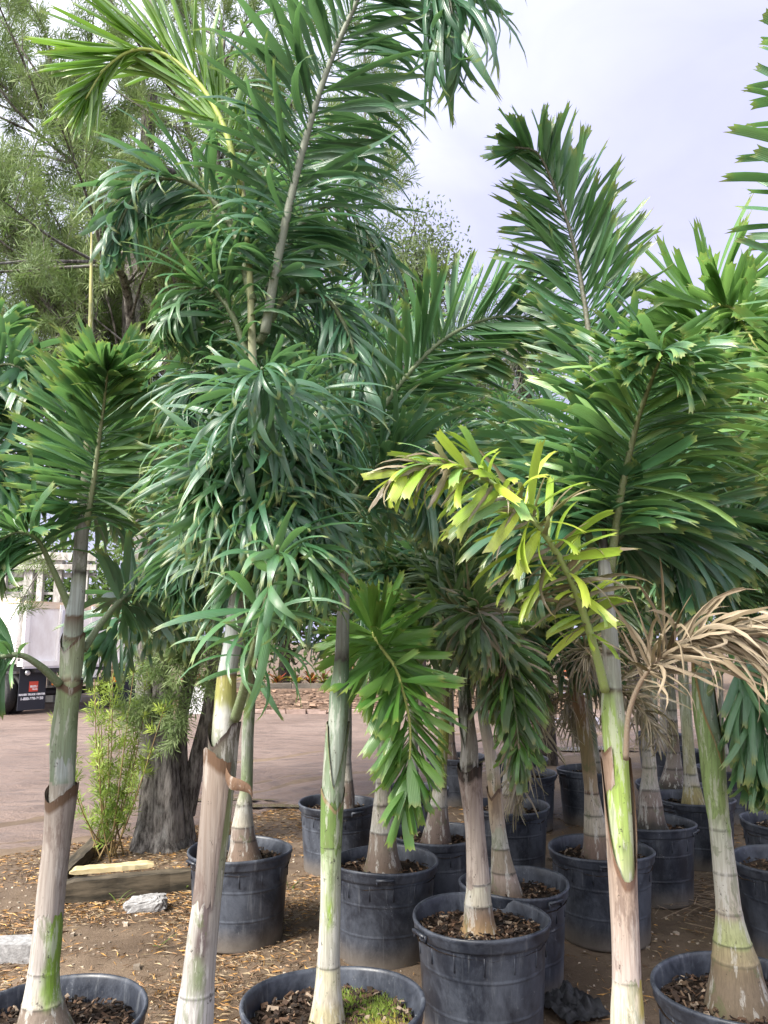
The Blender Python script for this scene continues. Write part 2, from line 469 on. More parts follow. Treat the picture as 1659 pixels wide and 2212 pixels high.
# ------------------------------------------------------------------ leaflet shapes
def leaflet_shape(kind, rng):
    """unit leaf along +x, half width .5, bending down towards -z; last row is ragged"""
    prm = {'droop': (rng.uniform(.6, 2.1), [.2, .5, .8, 1, .9, .65, .38]),
           'mid': (rng.uniform(.5, 1.1), [.2, .55, .85, 1, 1, .95, .85]),
           'stiff': (rng.uniform(.05, .45), [.2, .5, .8, .95, 1, 1, .95]),
           'fan': (rng.uniform(.0, .3), [.3, .6, .85, 1, .95, .8, .6]),
           'dry': (rng.uniform(.4, 2.6), [.5, .9, .6, .85, .5, .6, .3])}[kind]
    bend, wp = prm
    k = len(wp); u = np.linspace(0, .9, k)
    ph = bend * u ** 1.35
    dx = np.gradient(u)
    x = np.concatenate([[0], np.cumsum((np.cos(ph) * dx)[:-1])]); z = -np.concatenate([[0], np.cumsum((np.sin(ph) * dx)[:-1])])
    AR = .10                                            # usual width / length: z is scaled by length, y by width
    fold = AR * {'droop': .20, 'mid': .20, 'stiff': .26, 'fan': .34, 'dry': .42}[kind]
    tw = rng.uniform(-.5, .5) if kind != 'dry' else rng.uniform(-1.6, 1.6)
    sw = rng.uniform(-.06, .06)
    V = []; U = []
    for i in range(k):
        for q in (-.5, 0, .5):
            y = q * wp[i]; a = tw * u[i]
            V.append((x[i] + 0, y * math.cos(a) + sw * u[i] ** 2 * 4, z[i] - abs(q) * fold * wp[i] * 2 + y * math.sin(a) * AR)); U.append((u[i], q + .5))
    quads = []
    for i in range(k - 1):
        for c in (0, 1):
            a = i * 3 + c; quads.append((a, a + 3, a + 4, a + 1))
    # ragged tip
    e = (k - 1) * 3; d = np.array([math.cos(ph[-1]), 0, -math.sin(ph[-1])])
    base = len(V); ys = [-.5, -.25, 0, .25, .5]
    sk = rng.uniform(-.05, .05)
    for q, yy in enumerate(ys):
        ext = (.10 if q % 2 == 0 else .035) + rng.uniform(-.03, .03) + sk * yy * 2
        ext = max(ext, .012)
        j = e + (0 if yy < -.3 else 2 if yy > .3 else 1)
        y = yy * wp[-1] * 1.05
        V.append((x[-1] + d[0] * ext, y + sw * 4 * .9, z[-1] + d[2] * ext - abs(yy) * fold * 2 * wp[-1])); U.append((.9 + ext, yy + .5))
    tris = [(e, base, base + 1), (e, base + 1, e + 1), (e + 1, base + 1, base + 2), (e + 1, base + 2, base + 3), (e + 1, base + 3, e + 2), (e + 2, base + 3, base + 4)]
    return np.array(V), np.array(tris), np.array(quads), np.array(U)

VAR = {}
VARM = {}
for kd, cnt in (('droop', 8), ('mid', 8), ('stiff', 8), ('fan', 4), ('dry', 6)):
    rg = np.random.default_rng(hash(kd) % 1 + len(kd) * 17 + cnt)
    VAR[kd] = [leaflet_shape(kd, rg) for _ in range(cnt)]
    VARM[kd] = [mesh('leaflet', v, t, q, M_DRY if kd == 'dry' else M_LEAF1, None, u, True) for v, t, q, u in VAR[kd]]

GREENS = {
    'dark': ((.032, .115, .066), (.074, .190, .104)),
    'mid': ((.046, .150, .066), (.110, .250, .100)),
    'light': ((.130, .290, .085), (.240, .420, .120)),
    'bright': ((.080, .235, .045), (.210, .410, .070)),
    'drab': ((.055, .115, .050), (.125, .200, .080)),
    'yellow': ((.250, .420, .040), (.510, .610, .075)),
    'dry': ((.16, .115, .08), (.42, .335, .25)),
    'new': ((.090, .230, .020), (.190, .350, .040)),
}

class Palm:
    def __init__(s, label, base, seed):
        s.rng = np.random.default_rng(seed); s.rn = random.Random(seed)
        s.root = thing('foxtail_palm', label, 'palm', base, 'potted palms of the nursery')
        s.base = Vector(base); s.single = 0; s.rest = []
        s.cap = 300

    def tube_part(s, name, P, r, mat, col, n=8):
        m = MB(); P = np.asarray(P) - np.array(s.base); m.tube(P, r, n, col)
        return obj(name, m.mesh(name, mat), s.root)

    def frond(s, P, L=.32, W=.042, kind='mid', col='mid', n=62, start=.12, r0=.011, rcol=(.10, .13, .06), face=True, ang=(68, 28),
              single=True, spread=62, dry=0.0, mix=None, dens=1.0, name='frond', side=None, drop=0.0, tail=.55):
        """P: rachis control points in world space"""
        C = crom(np.array([tuple(p) for p in P]), 40)
        t = np.linspace(0, 1, 40)
        o = s.tube_part(name, C, r0 * (1 - .82 * t) + .0012, M_RACHIS, rcol, 7)
        _, T, _, _ = frames(C)
        lo, hi = (np.array(c) for c in GREENS[col])
        camp = np.array([0, 0, CAM_H])
        nst = int(n * dens * 1.75); W = W * .66
        for i in range(nst):
            f = (i + s.rng.uniform(0, .8)) / nst
            tt = start + (1 - start) * f
            k = min(int(tt * 39), 38); fr = tt * 39 - k
            p = C[k] * (1 - fr) + C[k + 1] * fr; tg = T[min(k, 39)]
            if side is not None: sv = np.array(side, float)
            elif face:
                sv = np.cross(tg, p - camp)
            else: sv = np.cross(tg, [0, 0, 1.]) if abs(tg[2]) < .97 else np.array([1., 0, 0])
            sv = sv - tg * (sv @ tg); sv /= np.linalg.norm(sv) + 1e-9
            uv = np.cross(sv, tg)
            prof = (.55 + .45 * math.sin(min(1, f * 2.2 + .15) * 1.57)) * (1 - tail * max(0, f - .55) / .45)
            for sg in (-1, 1):
                el = R(s.rng.uniform(-spread, spread))
                al = R(ang[0] + (ang[1] - ang[0]) * f + s.rng.normal(0, 9))
                if f > .97: al *= .5
                d = tg * math.cos(al) + (sv * sg * math.cos(el) + uv * math.sin(el)) * math.sin(al)
                d[2] -= drop * s.rng.uniform(.4, 1)
                d /= np.linalg.norm(d)
                kd = kind; cl, ch = lo, hi
                if dry and s.rng.random() < dry:
                    kd = 'dry'; cl, ch = (np.array(c) for c in GREENS['dry'])
                elif mix and s.rng.random() < mix[1]:
                    cl, ch = (np.array(c) for c in GREENS[mix[0]])
                q = s.rng.random() ** 1.3
                c = cl * (1 - q) + ch * q
                ln = L * prof * s.rng.uniform(.72, 1.12); wd = W * s.rng.uniform(.55, 1.25) * (.75 if kd == 'dry' else 1)
                nrm = np.array([0, 0, 1.]) - d * d[2]
                if np.linalg.norm(nrm) < .15: nrm = uv.copy()
                nrm = nrm - d * (nrm @ d); nrm /= np.linalg.norm(nrm)
                ro = s.rng.normal(0, .65)
                y = np.cross(nrm, d)
                nrm2 = nrm * math.cos(ro) + y * math.sin(ro); y = np.cross(nrm2, d)
                A = np.stack([d * ln, y * wd, nrm2 * ln], 1)       # columns
                v = s.rn.randrange(len(VAR[kd]))
                if single and s.single < s.cap:
                    s.single += 1
                    M = Matrix(((A[0][0], A[0][1], A[0][2], p[0] - s.base.x), (A[1][0], A[1][1], A[1][2], p[1] - s.base.y), (A[2][0], A[2][1], A[2][2], p[2] - s.base.z), (0, 0, 0, 1)))
                    lf = obj('leaflet', VARM[kd][v], o, None, M); lf.color = (*c, 1)
                else:
                    s.rest.append((kd, v, A, p - np.array(s.base), c))
        return o

    def finish(s):
        if not s.rest: return
        m = MB()
        for kd, v, A, p, c in s.rest:
            V, t, q, u = VAR[kd][v]
            m.add(V @ A.T + p, t, q, c, u)
        o = obj('foliage', m.mesh('foliage', M_LEAFN), s.root); o['kind'] = 'stuff'

def trunk(palm, path, Y, bands, patches=(), rings=(), nseg=26, step=.005, soil=.40, flare=None):
    """path: (px, py, half width px) from the bottom up; bands: (py, colour); patches: (off -1..1, py0, py1, half width, colour)"""
    P = []
    for x, y, hw in path:
        p = pt(x, y, Y); P.append((p.x, p.y, p.z, hw * pxm(x, y, Y), y))
    if P[0][2] > soil + .02:
        p = np.array(P[0]); q = np.array(P[1]); d = (p[:2] - q[:2]) / max(p[2] - q[2], -9) if abs(p[2] - q[2]) > 1e-3 else 0
        k = (soil - p[2]) / (q[2] - p[2])
        e = p + (q - p) * k; e[3] = flare or p[3] * 1.35
        if p[2] - soil > .12:
            mid = p + (q - p) * k * .6; mid[3] = p[3] * 1.06; P.insert(0, tuple(mid))
        P.insert(0, tuple(e))
    else:
        P[0] = (P[0][0], P[0][1], soil - .01, P[0][3], P[0][4])
    P = np.array(P)
    n = int(max(20, (P[-1][2] - P[0][2]) / step))
    C = crom(P, n)
    by = np.array([b[0] for b in bands], float); bc = np.array([b[1] for b in bands], float)
    o = np.argsort(by, kind='stable'); by = by[o]; bc = bc[o]
    cen = C[:, :3] - np.array(palm.base)
    th = np.linspace(0, 2 * np.pi, nseg, endpoint=False)
    rng = palm.rng
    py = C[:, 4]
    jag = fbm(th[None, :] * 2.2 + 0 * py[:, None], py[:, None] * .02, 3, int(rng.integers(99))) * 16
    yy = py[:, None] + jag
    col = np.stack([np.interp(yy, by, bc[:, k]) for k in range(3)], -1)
    r = C[:, 3][:, None] * (1 + fbm(np.cos(th)[None, :] * 1.5 + 7, C[:, 2][:, None] * 3 + np.sin(th)[None, :], 3, 5) * .07)
    for ry in rings:
        g = np.exp(-((py[:, None] + jag * .12 - ry) / 2.3) ** 2)
        r = r * (1 + .030 * g) ; col = col * (1 - .72 * g[..., None])
        r = r * (1 + .018 * (1 / (1 + np.exp((ry - py[:, None]) / 2))) * np.exp(-np.abs(py[:, None] - ry) / 14))
    # camera-facing coordinate: th = -pi/2 looks at the camera
    off = np.cos(th)[None, :]; facing = (np.sin(th) < .25)[None, :]
    for (xo, a, b, hw, c) in patches:
        e = fbm(th[None, :] * 3, py[:, None] * .035, 4, 77) * .9
        k = (1 / (1 + np.exp(-(hw - np.abs(off - xo) + e * hw) * 22))) * (1 / (1 + np.exp(-(py[:, None] + e * 40 - a) / 5))) * (1 / (1 + np.exp((py[:, None] + e * 40 - b) / 5))) * facing
        col = col * (1 - k[..., None]) + np.array(c) * k[..., None]
    V = cen[:, None, :] + np.stack([r * np.cos(th), r * np.sin(th), np.zeros_like(r)], -1)
    i, j = np.meshgrid(np.arange(n - 1), np.arange(nseg), indexing='ij'); j2 = (j + 1) % nseg
    Q = np.stack([i * nseg + j, i * nseg + j2, (i + 1) * nseg + j2, (i + 1) * nseg + j], -1).reshape(-1, 4)
    obj('trunk', mesh('trunk', V.reshape(-1, 3), quads=Q, mat=M_TRUNK, col=col.reshape(-1, 3)), palm.root)
    return C

def sheath(palm, C, y_low, y_side, y_v, xo, wv, c0, c1, off=.004, flare=.004, mat=None, span=None, name='leaf_sheath', tipc=None, pw=1.0):
    """an old leaf base wrapped round the trunk: from y_low up to an edge that dips to y_v at the angle that faces xo"""
    mat = mat or M_SHEATH
    ns, nv = 40, 26
    th0 = math.asin(max(-1, min(1, xo))) - math.pi / 2
    th = np.linspace(0, 2 * np.pi, ns, endpoint=False) if span is None else np.linspace(th0 - span, th0 + span, ns)
    dth = np.abs((th - th0 + np.pi) % (2 * np.pi) - np.pi)
    rag = fbm(th * 5, th * 0, 3, int(palm.rng.integers(99))) * abs(y_low - y_side) * .06
    edge = y_side + (y_v - y_side) * np.clip(1 - (dth / wv) ** pw, 0, 1) + rag * np.clip(dth, .15, 1)
    py = C[::-1, 4]
    def samp(y, k): return np.interp(y, py, C[::-1, k])
    V = np.zeros((nv, ns, 3)); col = np.zeros((nv, ns, 3))
    for i in range(nv):
        f = i / (nv - 1)
        yl = y_low + fbm(th * 6 + 3, th * 0 + 1, 4, 5) * 46
        y = yl + (edge - yl) * f
        rr = samp(y, 3) + off + flare * f ** 3
        rr = rr - off * .8 * (1 - f) ** 4
        V[i, :, 0] = samp(y, 0) + rr * np.cos(th); V[i, :, 1] = samp(y, 1) + rr * np.sin(th); V[i, :, 2] = samp(y, 2)
        col[i] = np.array(c0) * (1 - f) + np.array(c1) * f
        if tipc is not None and f > .9: col[i] = np.array(tipc)
    V -= np.array(palm.base)
    i, j = np.meshgrid(np.arange(nv - 1), np.arange(ns if span is None else ns - 1), indexing='ij'); j2 = (j + 1) % ns
    Q = np.stack([i * ns + j, i * ns + j2, (i + 1) * ns + j2, (i + 1) * ns + j], -1).reshape(-1, 4)
    return obj(name, mesh(name, V.reshape(-1, 3), quads=Q, mat=mat, col=col.reshape(-1, 3)), palm.root)

def arc_points(p, az, el, ln, sag, n=7):
    """rachis from p: starts at elevation el towards azimuth az and bends down by sag radians over its length"""
    P = [Vector(p)]; st = ln / (n - 1)
    for i in range(n - 1):
        e = el - sag * ((i + .5) / (n - 1)) ** 1.4
        P.append(P[-1] + Vector((math.cos(az) * math.cos(e), math.sin(az) * math.cos(e), math.sin(e))) * st)
    return P

def crown(palm, p, nf, ln, L=.42, W=.045, kind='mid', col='mid', az0=0, n=44, els=(82, 18), sag=(.5, 1.5), single=False, skip=None, r0=.012, dry_last=0, drop=.15, mix=None):
    for i in range(nf):
        f = i / max(1, nf - 1)
        az = az0 + i * 2.399 + palm.rng.normal(0, .15)
        el = R(els[0] + (els[1] - els[0]) * f + palm.rng.normal(0, 4))
        P = arc_points(Vector(p) - Vector((0, 0, .05 + .20 * f)), az, el, ln * palm.rng.uniform(.85, 1.1), sag[0] + (sag[1] - sag[0]) * f)
        if skip and skip(P): continue
        last = i >= nf - dry_last
        palm.frond(P, L, W, 'dry' if last else kind, 'dry' if last else col, n, .16, r0, (.22, .16, .09) if last else (.10, .125, .06), False, (66, 30), single, 85, drop=drop, mix=mix)

# ------------------------------------------------------------------ pots
POTH = .48
def pot_meshes(var):
    ph = var * 1.9; wob = (.006, .012, .02)[var % 3]
    prof = [(.001, .004), (.235, .004), (.248, .0), (.2515, .010), (.253, .02), (.2600, .150), (.2606, .1565), (.2617, .158), (.2619, .160), (.2622, .1665), (.2616, .168), (.2630, .175), (.2706, .300), (.2710, .3065), (.2721, .308), (.2723, .310), (.2726, .3165), (.2720, .318), (.2734, .325), (.2790, .405), (.2815, .42), (.2815, .425)]
    V, Q = lathe(prof, 48, wob, ph); m = MB(); m.add(V, quads=Q)
    for k in range(14):                                            # short ribs under the rim
        a = k / 14 * 6.2832 + .1
        kk = 1 + wob * math.sin(2 * a + ph) + wob * .5 * math.sin(3 * a + ph * 2)
        m.box((.2765 * math.cos(a) * kk, .2765 * math.sin(a) * kk, .378), (.007, .004, .075), Matrix.Rotation(a, 3, 'Z'))
    body = m.mesh('pot_body', M_POT)
    pr = [(.2815, .420), (.291, .424), (.2955, .432), (.2965, .455), (.3005, .462), (.3035, .470), (.3025, .478), (.298, .482), (.291, .480), (.287, .470), (.283, .440), (.274, .375)]
    V, Q = lathe(pr, 56, wob, ph)
    V[:, 2] += .006 * np.sin(np.arctan2(V[:, 1], V[:, 0]) * 2 + ph) * (V[:, 2] > .425)
    rim = mesh('rim', V, quads=Q, mat=M_POT)
    m = MB(); m.box((.306, 0, .452), (.02, .095, .012)); m.box((.3005, -.044, .440), (.012, .008, .03)); m.box((.3005, .044, .440), (.012, .008, .03))
    grip = m.mesh('handle', M_POT)
    return body, rim, grip
POTS = [pot_meshes(k) for k in range(3)]

def soil_mesh(rng):
    n, k = 36, 9
    V = [[0, 0, .415]]
    for i in range(1, k + 1):
        for j in range(n):
            a = j / n * 6.2832; r = .284 * i / k
            V.append([r * math.cos(a), r * math.sin(a), .402 + .02 * (1 - i / k) + rng.uniform(-.010, .010)])
    T = [[0, 1 + j, 1 + (j + 1) % n] for j in range(n)]
    Q = [[1 + i * n + j, 1 + (i + 1) * n + j, 1 + (i + 1) * n + (j + 1) % n, 1 + i * n + (j + 1) % n] for i in range(k - 1) for j in range(n)]
    return mesh('soil', np.array(V), T, Q, M_SOIL)
SOILS = [soil_mesh(RNG) for _ in range(3)]

CHIPC = np.array([(.055, .034, .024), (.085, .05, .033), (.03, .02, .015), (.13, .085, .055), (.26, .20, .15), (.016, .012, .010), (.022, .016, .013), (.10, .058, .036), (.04, .026, .02)])
def chips_mesh(n, rng, rmax=.268, size=1.0):
    m = MB()
    for i in range(n):
        r = rmax * math.sqrt(rng.random()); a = rng.uniform(0, 6.283)
        M = Matrix.Rotation(rng.uniform(0, 6.28), 3, 'Z') @ Matrix.Rotation(rng.normal(0, .45), 3, 'X') @ Matrix.Rotation(rng.normal(0, .4), 3, 'Y')
        sz = np.array([rng.uniform(.010, .030), rng.uniform(.004, .012), rng.uniform(.002, .005)]) * size * (1.7 if rng.random() < .08 else 1)
        m.box((r * math.cos(a), r * math.sin(a), .418 + .012 * (1 - r / .27) + rng.uniform(-.006, .008)), sz, M, CHIPC[rng.integers(len(CHIPC))] * rng.uniform(.7, 1.2), .0022, rng)
    return m.mesh('bark_chips', M_CHIP, False)
CHIPS = {420: [chips_mesh(620, RNG) for _ in range(3)], 150: [chips_mesh(220, RNG, .268, 1.1) for _ in range(3)]}

def pot(key, c, label, r=.29, h=1.0):
    root = thing('nursery_pot', label, 'pot', (c.x, c.y, 0), 'black nursery pots', RNG.uniform(0, 6.28))
    k = r / .29; root.scale = (k, k, h)
    b, ri, g = POTS[int(RNG.integers(3))]
    obj('pot_body', b, root); obj('rim', ri, root)
    for s in (0, math.pi):
        hd = obj('handle', g, root); hd.rotation_euler = (0, 0, s + .4)
    obj('soil', SOILS[int(RNG.integers(3))], root)
    ch = obj('bark_chips', CHIPS[420 if c.y < 4 else 150][int(RNG.integers(3))], root); ch['kind'] = 'stuff'
    ch.rotation_euler = (0, 0, RNG.uniform(0, 6))
    return root

# key: (px of centre, py of rim centre or ('b', py of the back of the rim), radius, label)
POTDEF = {
    'A': (111, ('b', 2107), .29, 'wide black pot at bottom left corner holding the palm before the white truck'),
    'B': (424, 0, .29, 'black pot under the tallest palm, mostly below the picture edge'),
    'C': (720, ('b', 2085), .29, 'black pot in front row whose soil carries yellow green moss'),
    'D': (1038, 1977, .289, 'largest black pot shown whole to its rim, front centre, cream trunk inside'),
    'E': (1370, 0, .29, 'black pot under the lime green split trunk palm, below the picture edge'),
    'G': (1597, ('b', 2060), .29, 'black pot at bottom right corner with big bark pieces and swollen trunk base'),
    'H': (1110, 1903, .262, 'dented black pot tucked close behind the cream trunk pot'),
    'I': (830, 1855, .287, 'bluish black pot standing behind the mossy pot, thick ringed trunk base'),
    'J': (520, 1832, .29, 'black pot beside the timber edging, nearest to the gnarled grey tree'),
    'K': (1298, 1830, .29, 'black pot holding the palm with brown withered top and red ring scar'),
    'L': (940, 1797, .285, 'black pot holding the yellow green thin stemmed palm in second row'),
    'M': (731, 1731, .285, 'black pot at the road edge, first of its row behind the mossy pot'),
    'N': (1096, 1738, .29, 'black pot behind the dented pot, short white ringed trunk in it'),
    'O': (1131, 1668, .285, 'black pot one row behind the short white ringed trunk'),
    'P': (1271, 1660, .285, 'dusty black pot near the puddle with dirt on its lower half'),
    'Q': (1403, 1772, .285, 'black pot right behind the lime green trunk, three ring scars on its palm'),
    'U': (1499, 1722, .285, 'black pot with smooth pale yellow stem beside the blue green trunk'),
    'V': (1448, 1692, .27, 'low black pot under the dark bulging trunk base'),
    'W': (1424, 1583, .285, 'dusty blue grey pot farthest back among the right hand palms'),
    'X': (1458, 1618, .285, 'black pot with thin white trunk in front of the dusty blue pot'),
    'Z': (985, 1632, .285, 'black pot beside the road, partly behind the cream trunk'),
    'Y': (892, 1702, .28, 'black pot mostly hidden behind the bright drooping frond'),
    'a': (1124, 1637, .27, 'small black pot at the foot of the dark tree by the road'),
    'b': (1572, 1657, .285, 'black pot in shade behind the blue green trunk'),
    'c': (1703, 1858, .29, 'black pot cut by the right picture edge above the bottom corner pot'),
    'd': (1700, 1772, .28, 'black pot at right picture edge, second above the corner'),
}
PC = {}
for k, (x, y, r, lb) in POTDEF.items():
    if k == 'B': c = pt(424, 2150, 2.05)
    elif k == 'E': c = pt(1360, 2150, 2.05)
    elif isinstance(y, tuple):
        c = gp(x, y[1], POTH); c = pt(x, y[1], c.y - r)
    else: c = gp(x, y, POTH)
    PC[k] = Vector((c.x, c.y, 0)); pot(k, PC[k], lb, r)

# ------------------------------------------------------------------ palm colours
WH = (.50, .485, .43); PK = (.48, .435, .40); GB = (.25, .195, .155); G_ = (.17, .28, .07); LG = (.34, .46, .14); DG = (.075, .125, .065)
BW = (.46, .52, .50); BR = (.155, .10, .065); TN = (.47, .36, .23); YG = (.36, .40, .08); CR = (.57, .52, .42); LM = (.42, .56, .16); BK = (.04, .035, .03)

# --- A: left palm before the truck
p = PC['A']; YA = p.y
pa = Palm('potted palm before the white truck, grey trunk with lime streak', (p.x, p.y, 0), 1)
C = trunk(pa, [(95, 2203, 54), (92, 2153, 39), (95, 2097, 32), (101, 2037, 31), (112, 1915, 27), (125, 1803, 25), (134, 1700, 26), (137, 1601, 26), (144, 1527, 22), (150, 1487, 22), (156, 1411, 22), (161, 1328, 19), (168, 1279, 15.5), (171, 1236, 15), (177, 1147, 14), (187, 1000, 9), (193, 850, 6), (196, 690, 5), (198, 490, 1.5)], YA,
          [(2210, GB), (2165, GB), (2160, CR), (2100, WH), (2095, PK), (1970, PK), (1900, (.42, .36, .30)), (1690, (.40, .36, .30)), (1688, (.2, .27, .16)), (1600, (.40, .47, .37)), (1540, (.32, .40, .27)), (1490, (.26, .36, .16)), (1470, (.36, .36, .22)), (1468, BR), (1455, (.42, .47, .32)), (1390, (.30, .37, .22)), (1375, BR), (1372, (.40, .46, .38)), (1330, BR), (1326, BW), (1270, (.52, .57, .55)), (1250, (.4, .44, .36)), (1238, BK), (1226, (.40, .40, .37)), (1150, (.44, .44, .41)), (1000, (.3, .33, .2)), (700, (.42, .42, .14)), (480, (.60, .55, .22))],
          patches=[(.78, 1840, 2160, .38, (.24, .40, .05)), (.3, 1500, 1680, .5, BW)], rings=[2164, 2096])
sheath(pa, C, 1975, 1692, 1730, -.4, 1.6, (.46, .41, .37), (.38, .33, .29), .004, .009, tipc=BR)
sheath(pa, C, 1640, 1468, 1486, .5, 1.3, (.30, .38, .26), (.28, .36, .18), .003, .005, M_TRUNK, tipc=BR)
sheath(pa, C, 1460, 1366, 1408, -.3, 1.5, (.38, .45, .31), (.32, .36, .2), .003, .004, M_TRUNK, tipc=BR)
pa.frond([pt(186, 1135, YA), pt(203, 1035, YA - .08), pt(216, 935, YA - .16), pt(225, 870, YA - .22), pt(230, 825, YA - .29), pt(232, 800, YA - .35)], .31, .040, 'stiff', 'mid', 74, .03, .011, (.30, .34, .20), ang=(82, 22), spread=52, drop=.04, tail=.35, mix=('light', .3))
pa.frond([pt(150, 1312, YA), pt(112, 1225, YA - .05), pt(80, 1165, YA - .1), pt(35, 1150, YA - .15), pt(-20, 1180, YA - .2)], .30, .042, 'mid', 'mid', 30, .48, .013, (.16, .21, .10), drop=.3)
pa.frond([pt(128, 1478, YA - .04), pt(88, 1440, YA - .1), pt(40, 1415, YA - .15), pt(-20, 1428, YA - .2), pt(-80, 1470, YA - .25)], .28, .045, 'mid', 'mid', 26, .5, .014, (.13, .17, .09), spread=80, drop=.1)
pa.frond([pt(180, 1405, YA + .05), pt(222, 1342, YA + .12), pt(270, 1288, YA + .22), pt(315, 1268, YA + .32), pt(365, 1295, YA + .42)], .30, .045, 'mid', 'dark', 34, .45, .013, (.14, .18, .10), spread=85, drop=.25)
for P in ([(182, 1110, .1), (245, 950, .3), (320, 860, .5), (410, 850, .6), (470, 920, .65)], [(178, 1090, .1), (115, 920, .25), (40, 850, .3), (-50, 880, .3)], [(185, 1150, .15), (215, 1050, .5), (250, 1000, .8), (320, 1010, 1.0)]):
    pa.frond([pt(x, y, YA + d) for x, y, d in P], .34, .04, 'mid', 'dark', 44, .15, .011, single=False, spread=80, drop=.2)
pa.finish()

# --- B: the tallest palm
p = PC['B']; YB = p.y
pb = Palm('tallest potted palm, white streaked trunk with dark brown peeling sheath', (p.x, p.y, 0), 2)
C = trunk(pb, [(420, 2203, 41), (428, 2120, 35), (440, 2004, 32), (453, 1900, 29), (466, 1789, 30), (477, 1690, 29), (484, 1591, 27), (487, 1543, 26), (490, 1461, 21), (505, 1378, 20), (509, 1312, 17), (534, 1163, 12), (541, 1060, 11), (546, 950, 10), (549, 850, 10), (545, 760, 9), (540, 600, 7), (530, 460, 6), (518, 360, 5)], YB,
          [(2400, GB), (2330, (.45, .42, .38)), (2140, (.54, .53, .52)), (2130, (.46, .44, .42)), (1960, (.42, .40, .36)), (1800, (.26, .31, .14)), (1690, (.27, .31, .15)), (1600, (.24, .27, .20)), (1560, (.42, .44, .30)), (1530, (.32, .34, .10)), (1465, (.36, .34, .10)), (1455, BR), (1452, (.45, .49, .46)), (1370, (.42, .47, .45)), (1300, (.30, .32, .28)), (1165, (.30, .32, .28)), (1000, (.24, .26, .17)), (750, (.42, .44, .26)), (560, (.34, .38, .16)), (350, (.40, .44, .12))],
          patches=[(.15, 1850, 2070, .42, (.13, .10, .10)), (.1, 2060, 2130, .3, (.20, .24, .14)), (-.1, 1525, 1590, .6, (.62, .62, .58))], rings=[2145, 1545])
sheath(pb, C, 1950, 1640, 1610, -.75, 1.3, (.27, .235, .215), (.35, .285, .235), .005, .012, span=1.5, tipc=(.15, .09, .055))
sheath(pb, C, 1700, 1560, 1612, -.5, 1.2, (.22, .24, .17), (.13, .11, .09), .004, .006, M_TRUNK, tipc=(.09, .07, .06))
m = MB(); cv = crom([(*(pt(488, 1672, YB - .05)), .016), (*(pt(498, 1690, YB - .09)), .016), (*(pt(522, 1697, YB - .1)), .013), (*(pt(540, 1706, YB - .1)), .010), (*(pt(546, 1722, YB - .1)), .008)], 16)
V = []
for q in cv:
    V += [(q[0], q[1], q[2] + q[3]), (q[0], q[1] - .008, q[2]), (q[0], q[1], q[2] - q[3])]
V = np.array(V) - np.array(pb.base)
m.add(V, quads=[(i * 3 + c, i * 3 + 3 + c, i * 3 + 4 + c, i * 3 + 1 + c) for i in range(15) for c in (0, 1)], col=(.20, .12, .075))
obj('peeling_strip', m.mesh('peeling_strip', M_SHEATH), pb.root)
pb.frond([pt(535, 1165, YB - .02), pt(545, 1030, YB - .14), pt(557, 935, YB - .24), pt(564, 870, YB - .32), pt(566, 815, YB - .44), pt(566, 795, YB - .50)], .31, .030, 'droop', 'dark', 58, .06, .011, (.16, .2, .12), ang=(84, 60), spread=75, drop=.75)
pb.frond([pt(572, 720, YB), pt(600, 560, YB - .02), pt(640, 380, YB - .05), pt(690, 200, YB - .08), pt(745, 60, YB - .1), pt(815, -70, YB - .14), pt(900, -95, YB - .18), pt(960, -40, YB - .2), pt(978, 40, YB - .22)], .38, .036, 'droop', 'dark', 88, .1, .013, (.20, .22, .17), ang=(72, 32), spread=55, drop=.05, tail=.12)
# the stiff, just opened leaf
pb.frond([pt(518, 420, YB), pt(496, 310, YB), pt(468, 240, YB), pt(425, 175, YB), pt(360, 120, YB), pt(290, 108, YB - .03), pt(225, 150, YB - .06), pt(185, 215, YB - .08)], .34, .023, 'fan', 'new', 34, .16, .010, (.30, .36, .08), ang=(30, 15), spread=25, single=True)
pb.frond([pt(545, 650, YB), pt(505, 500, YB + .04), pt(435, 410, YB + .05), pt(350, 385, YB + .02), pt(285, 430, YB - .02), pt(240, 530, YB - .06)], .28, .030, 'droop', 'dark', 60, .12, .012, single=False, drop=.35)
pb.frond([pt(508, 1552, YB - .03), pt(524, 1500, YB - .1), pt(540, 1435, YB - .17), pt(555, 1380, YB - .26), pt(575, 1300, YB - .4), pt(592, 1225, YB - .52), pt(600, 1180, YB - .62)], .25, .030, 'droop', 'mid', 15, .25, .013, (.13, .17, .08), spread=85, drop=.35, single=False)
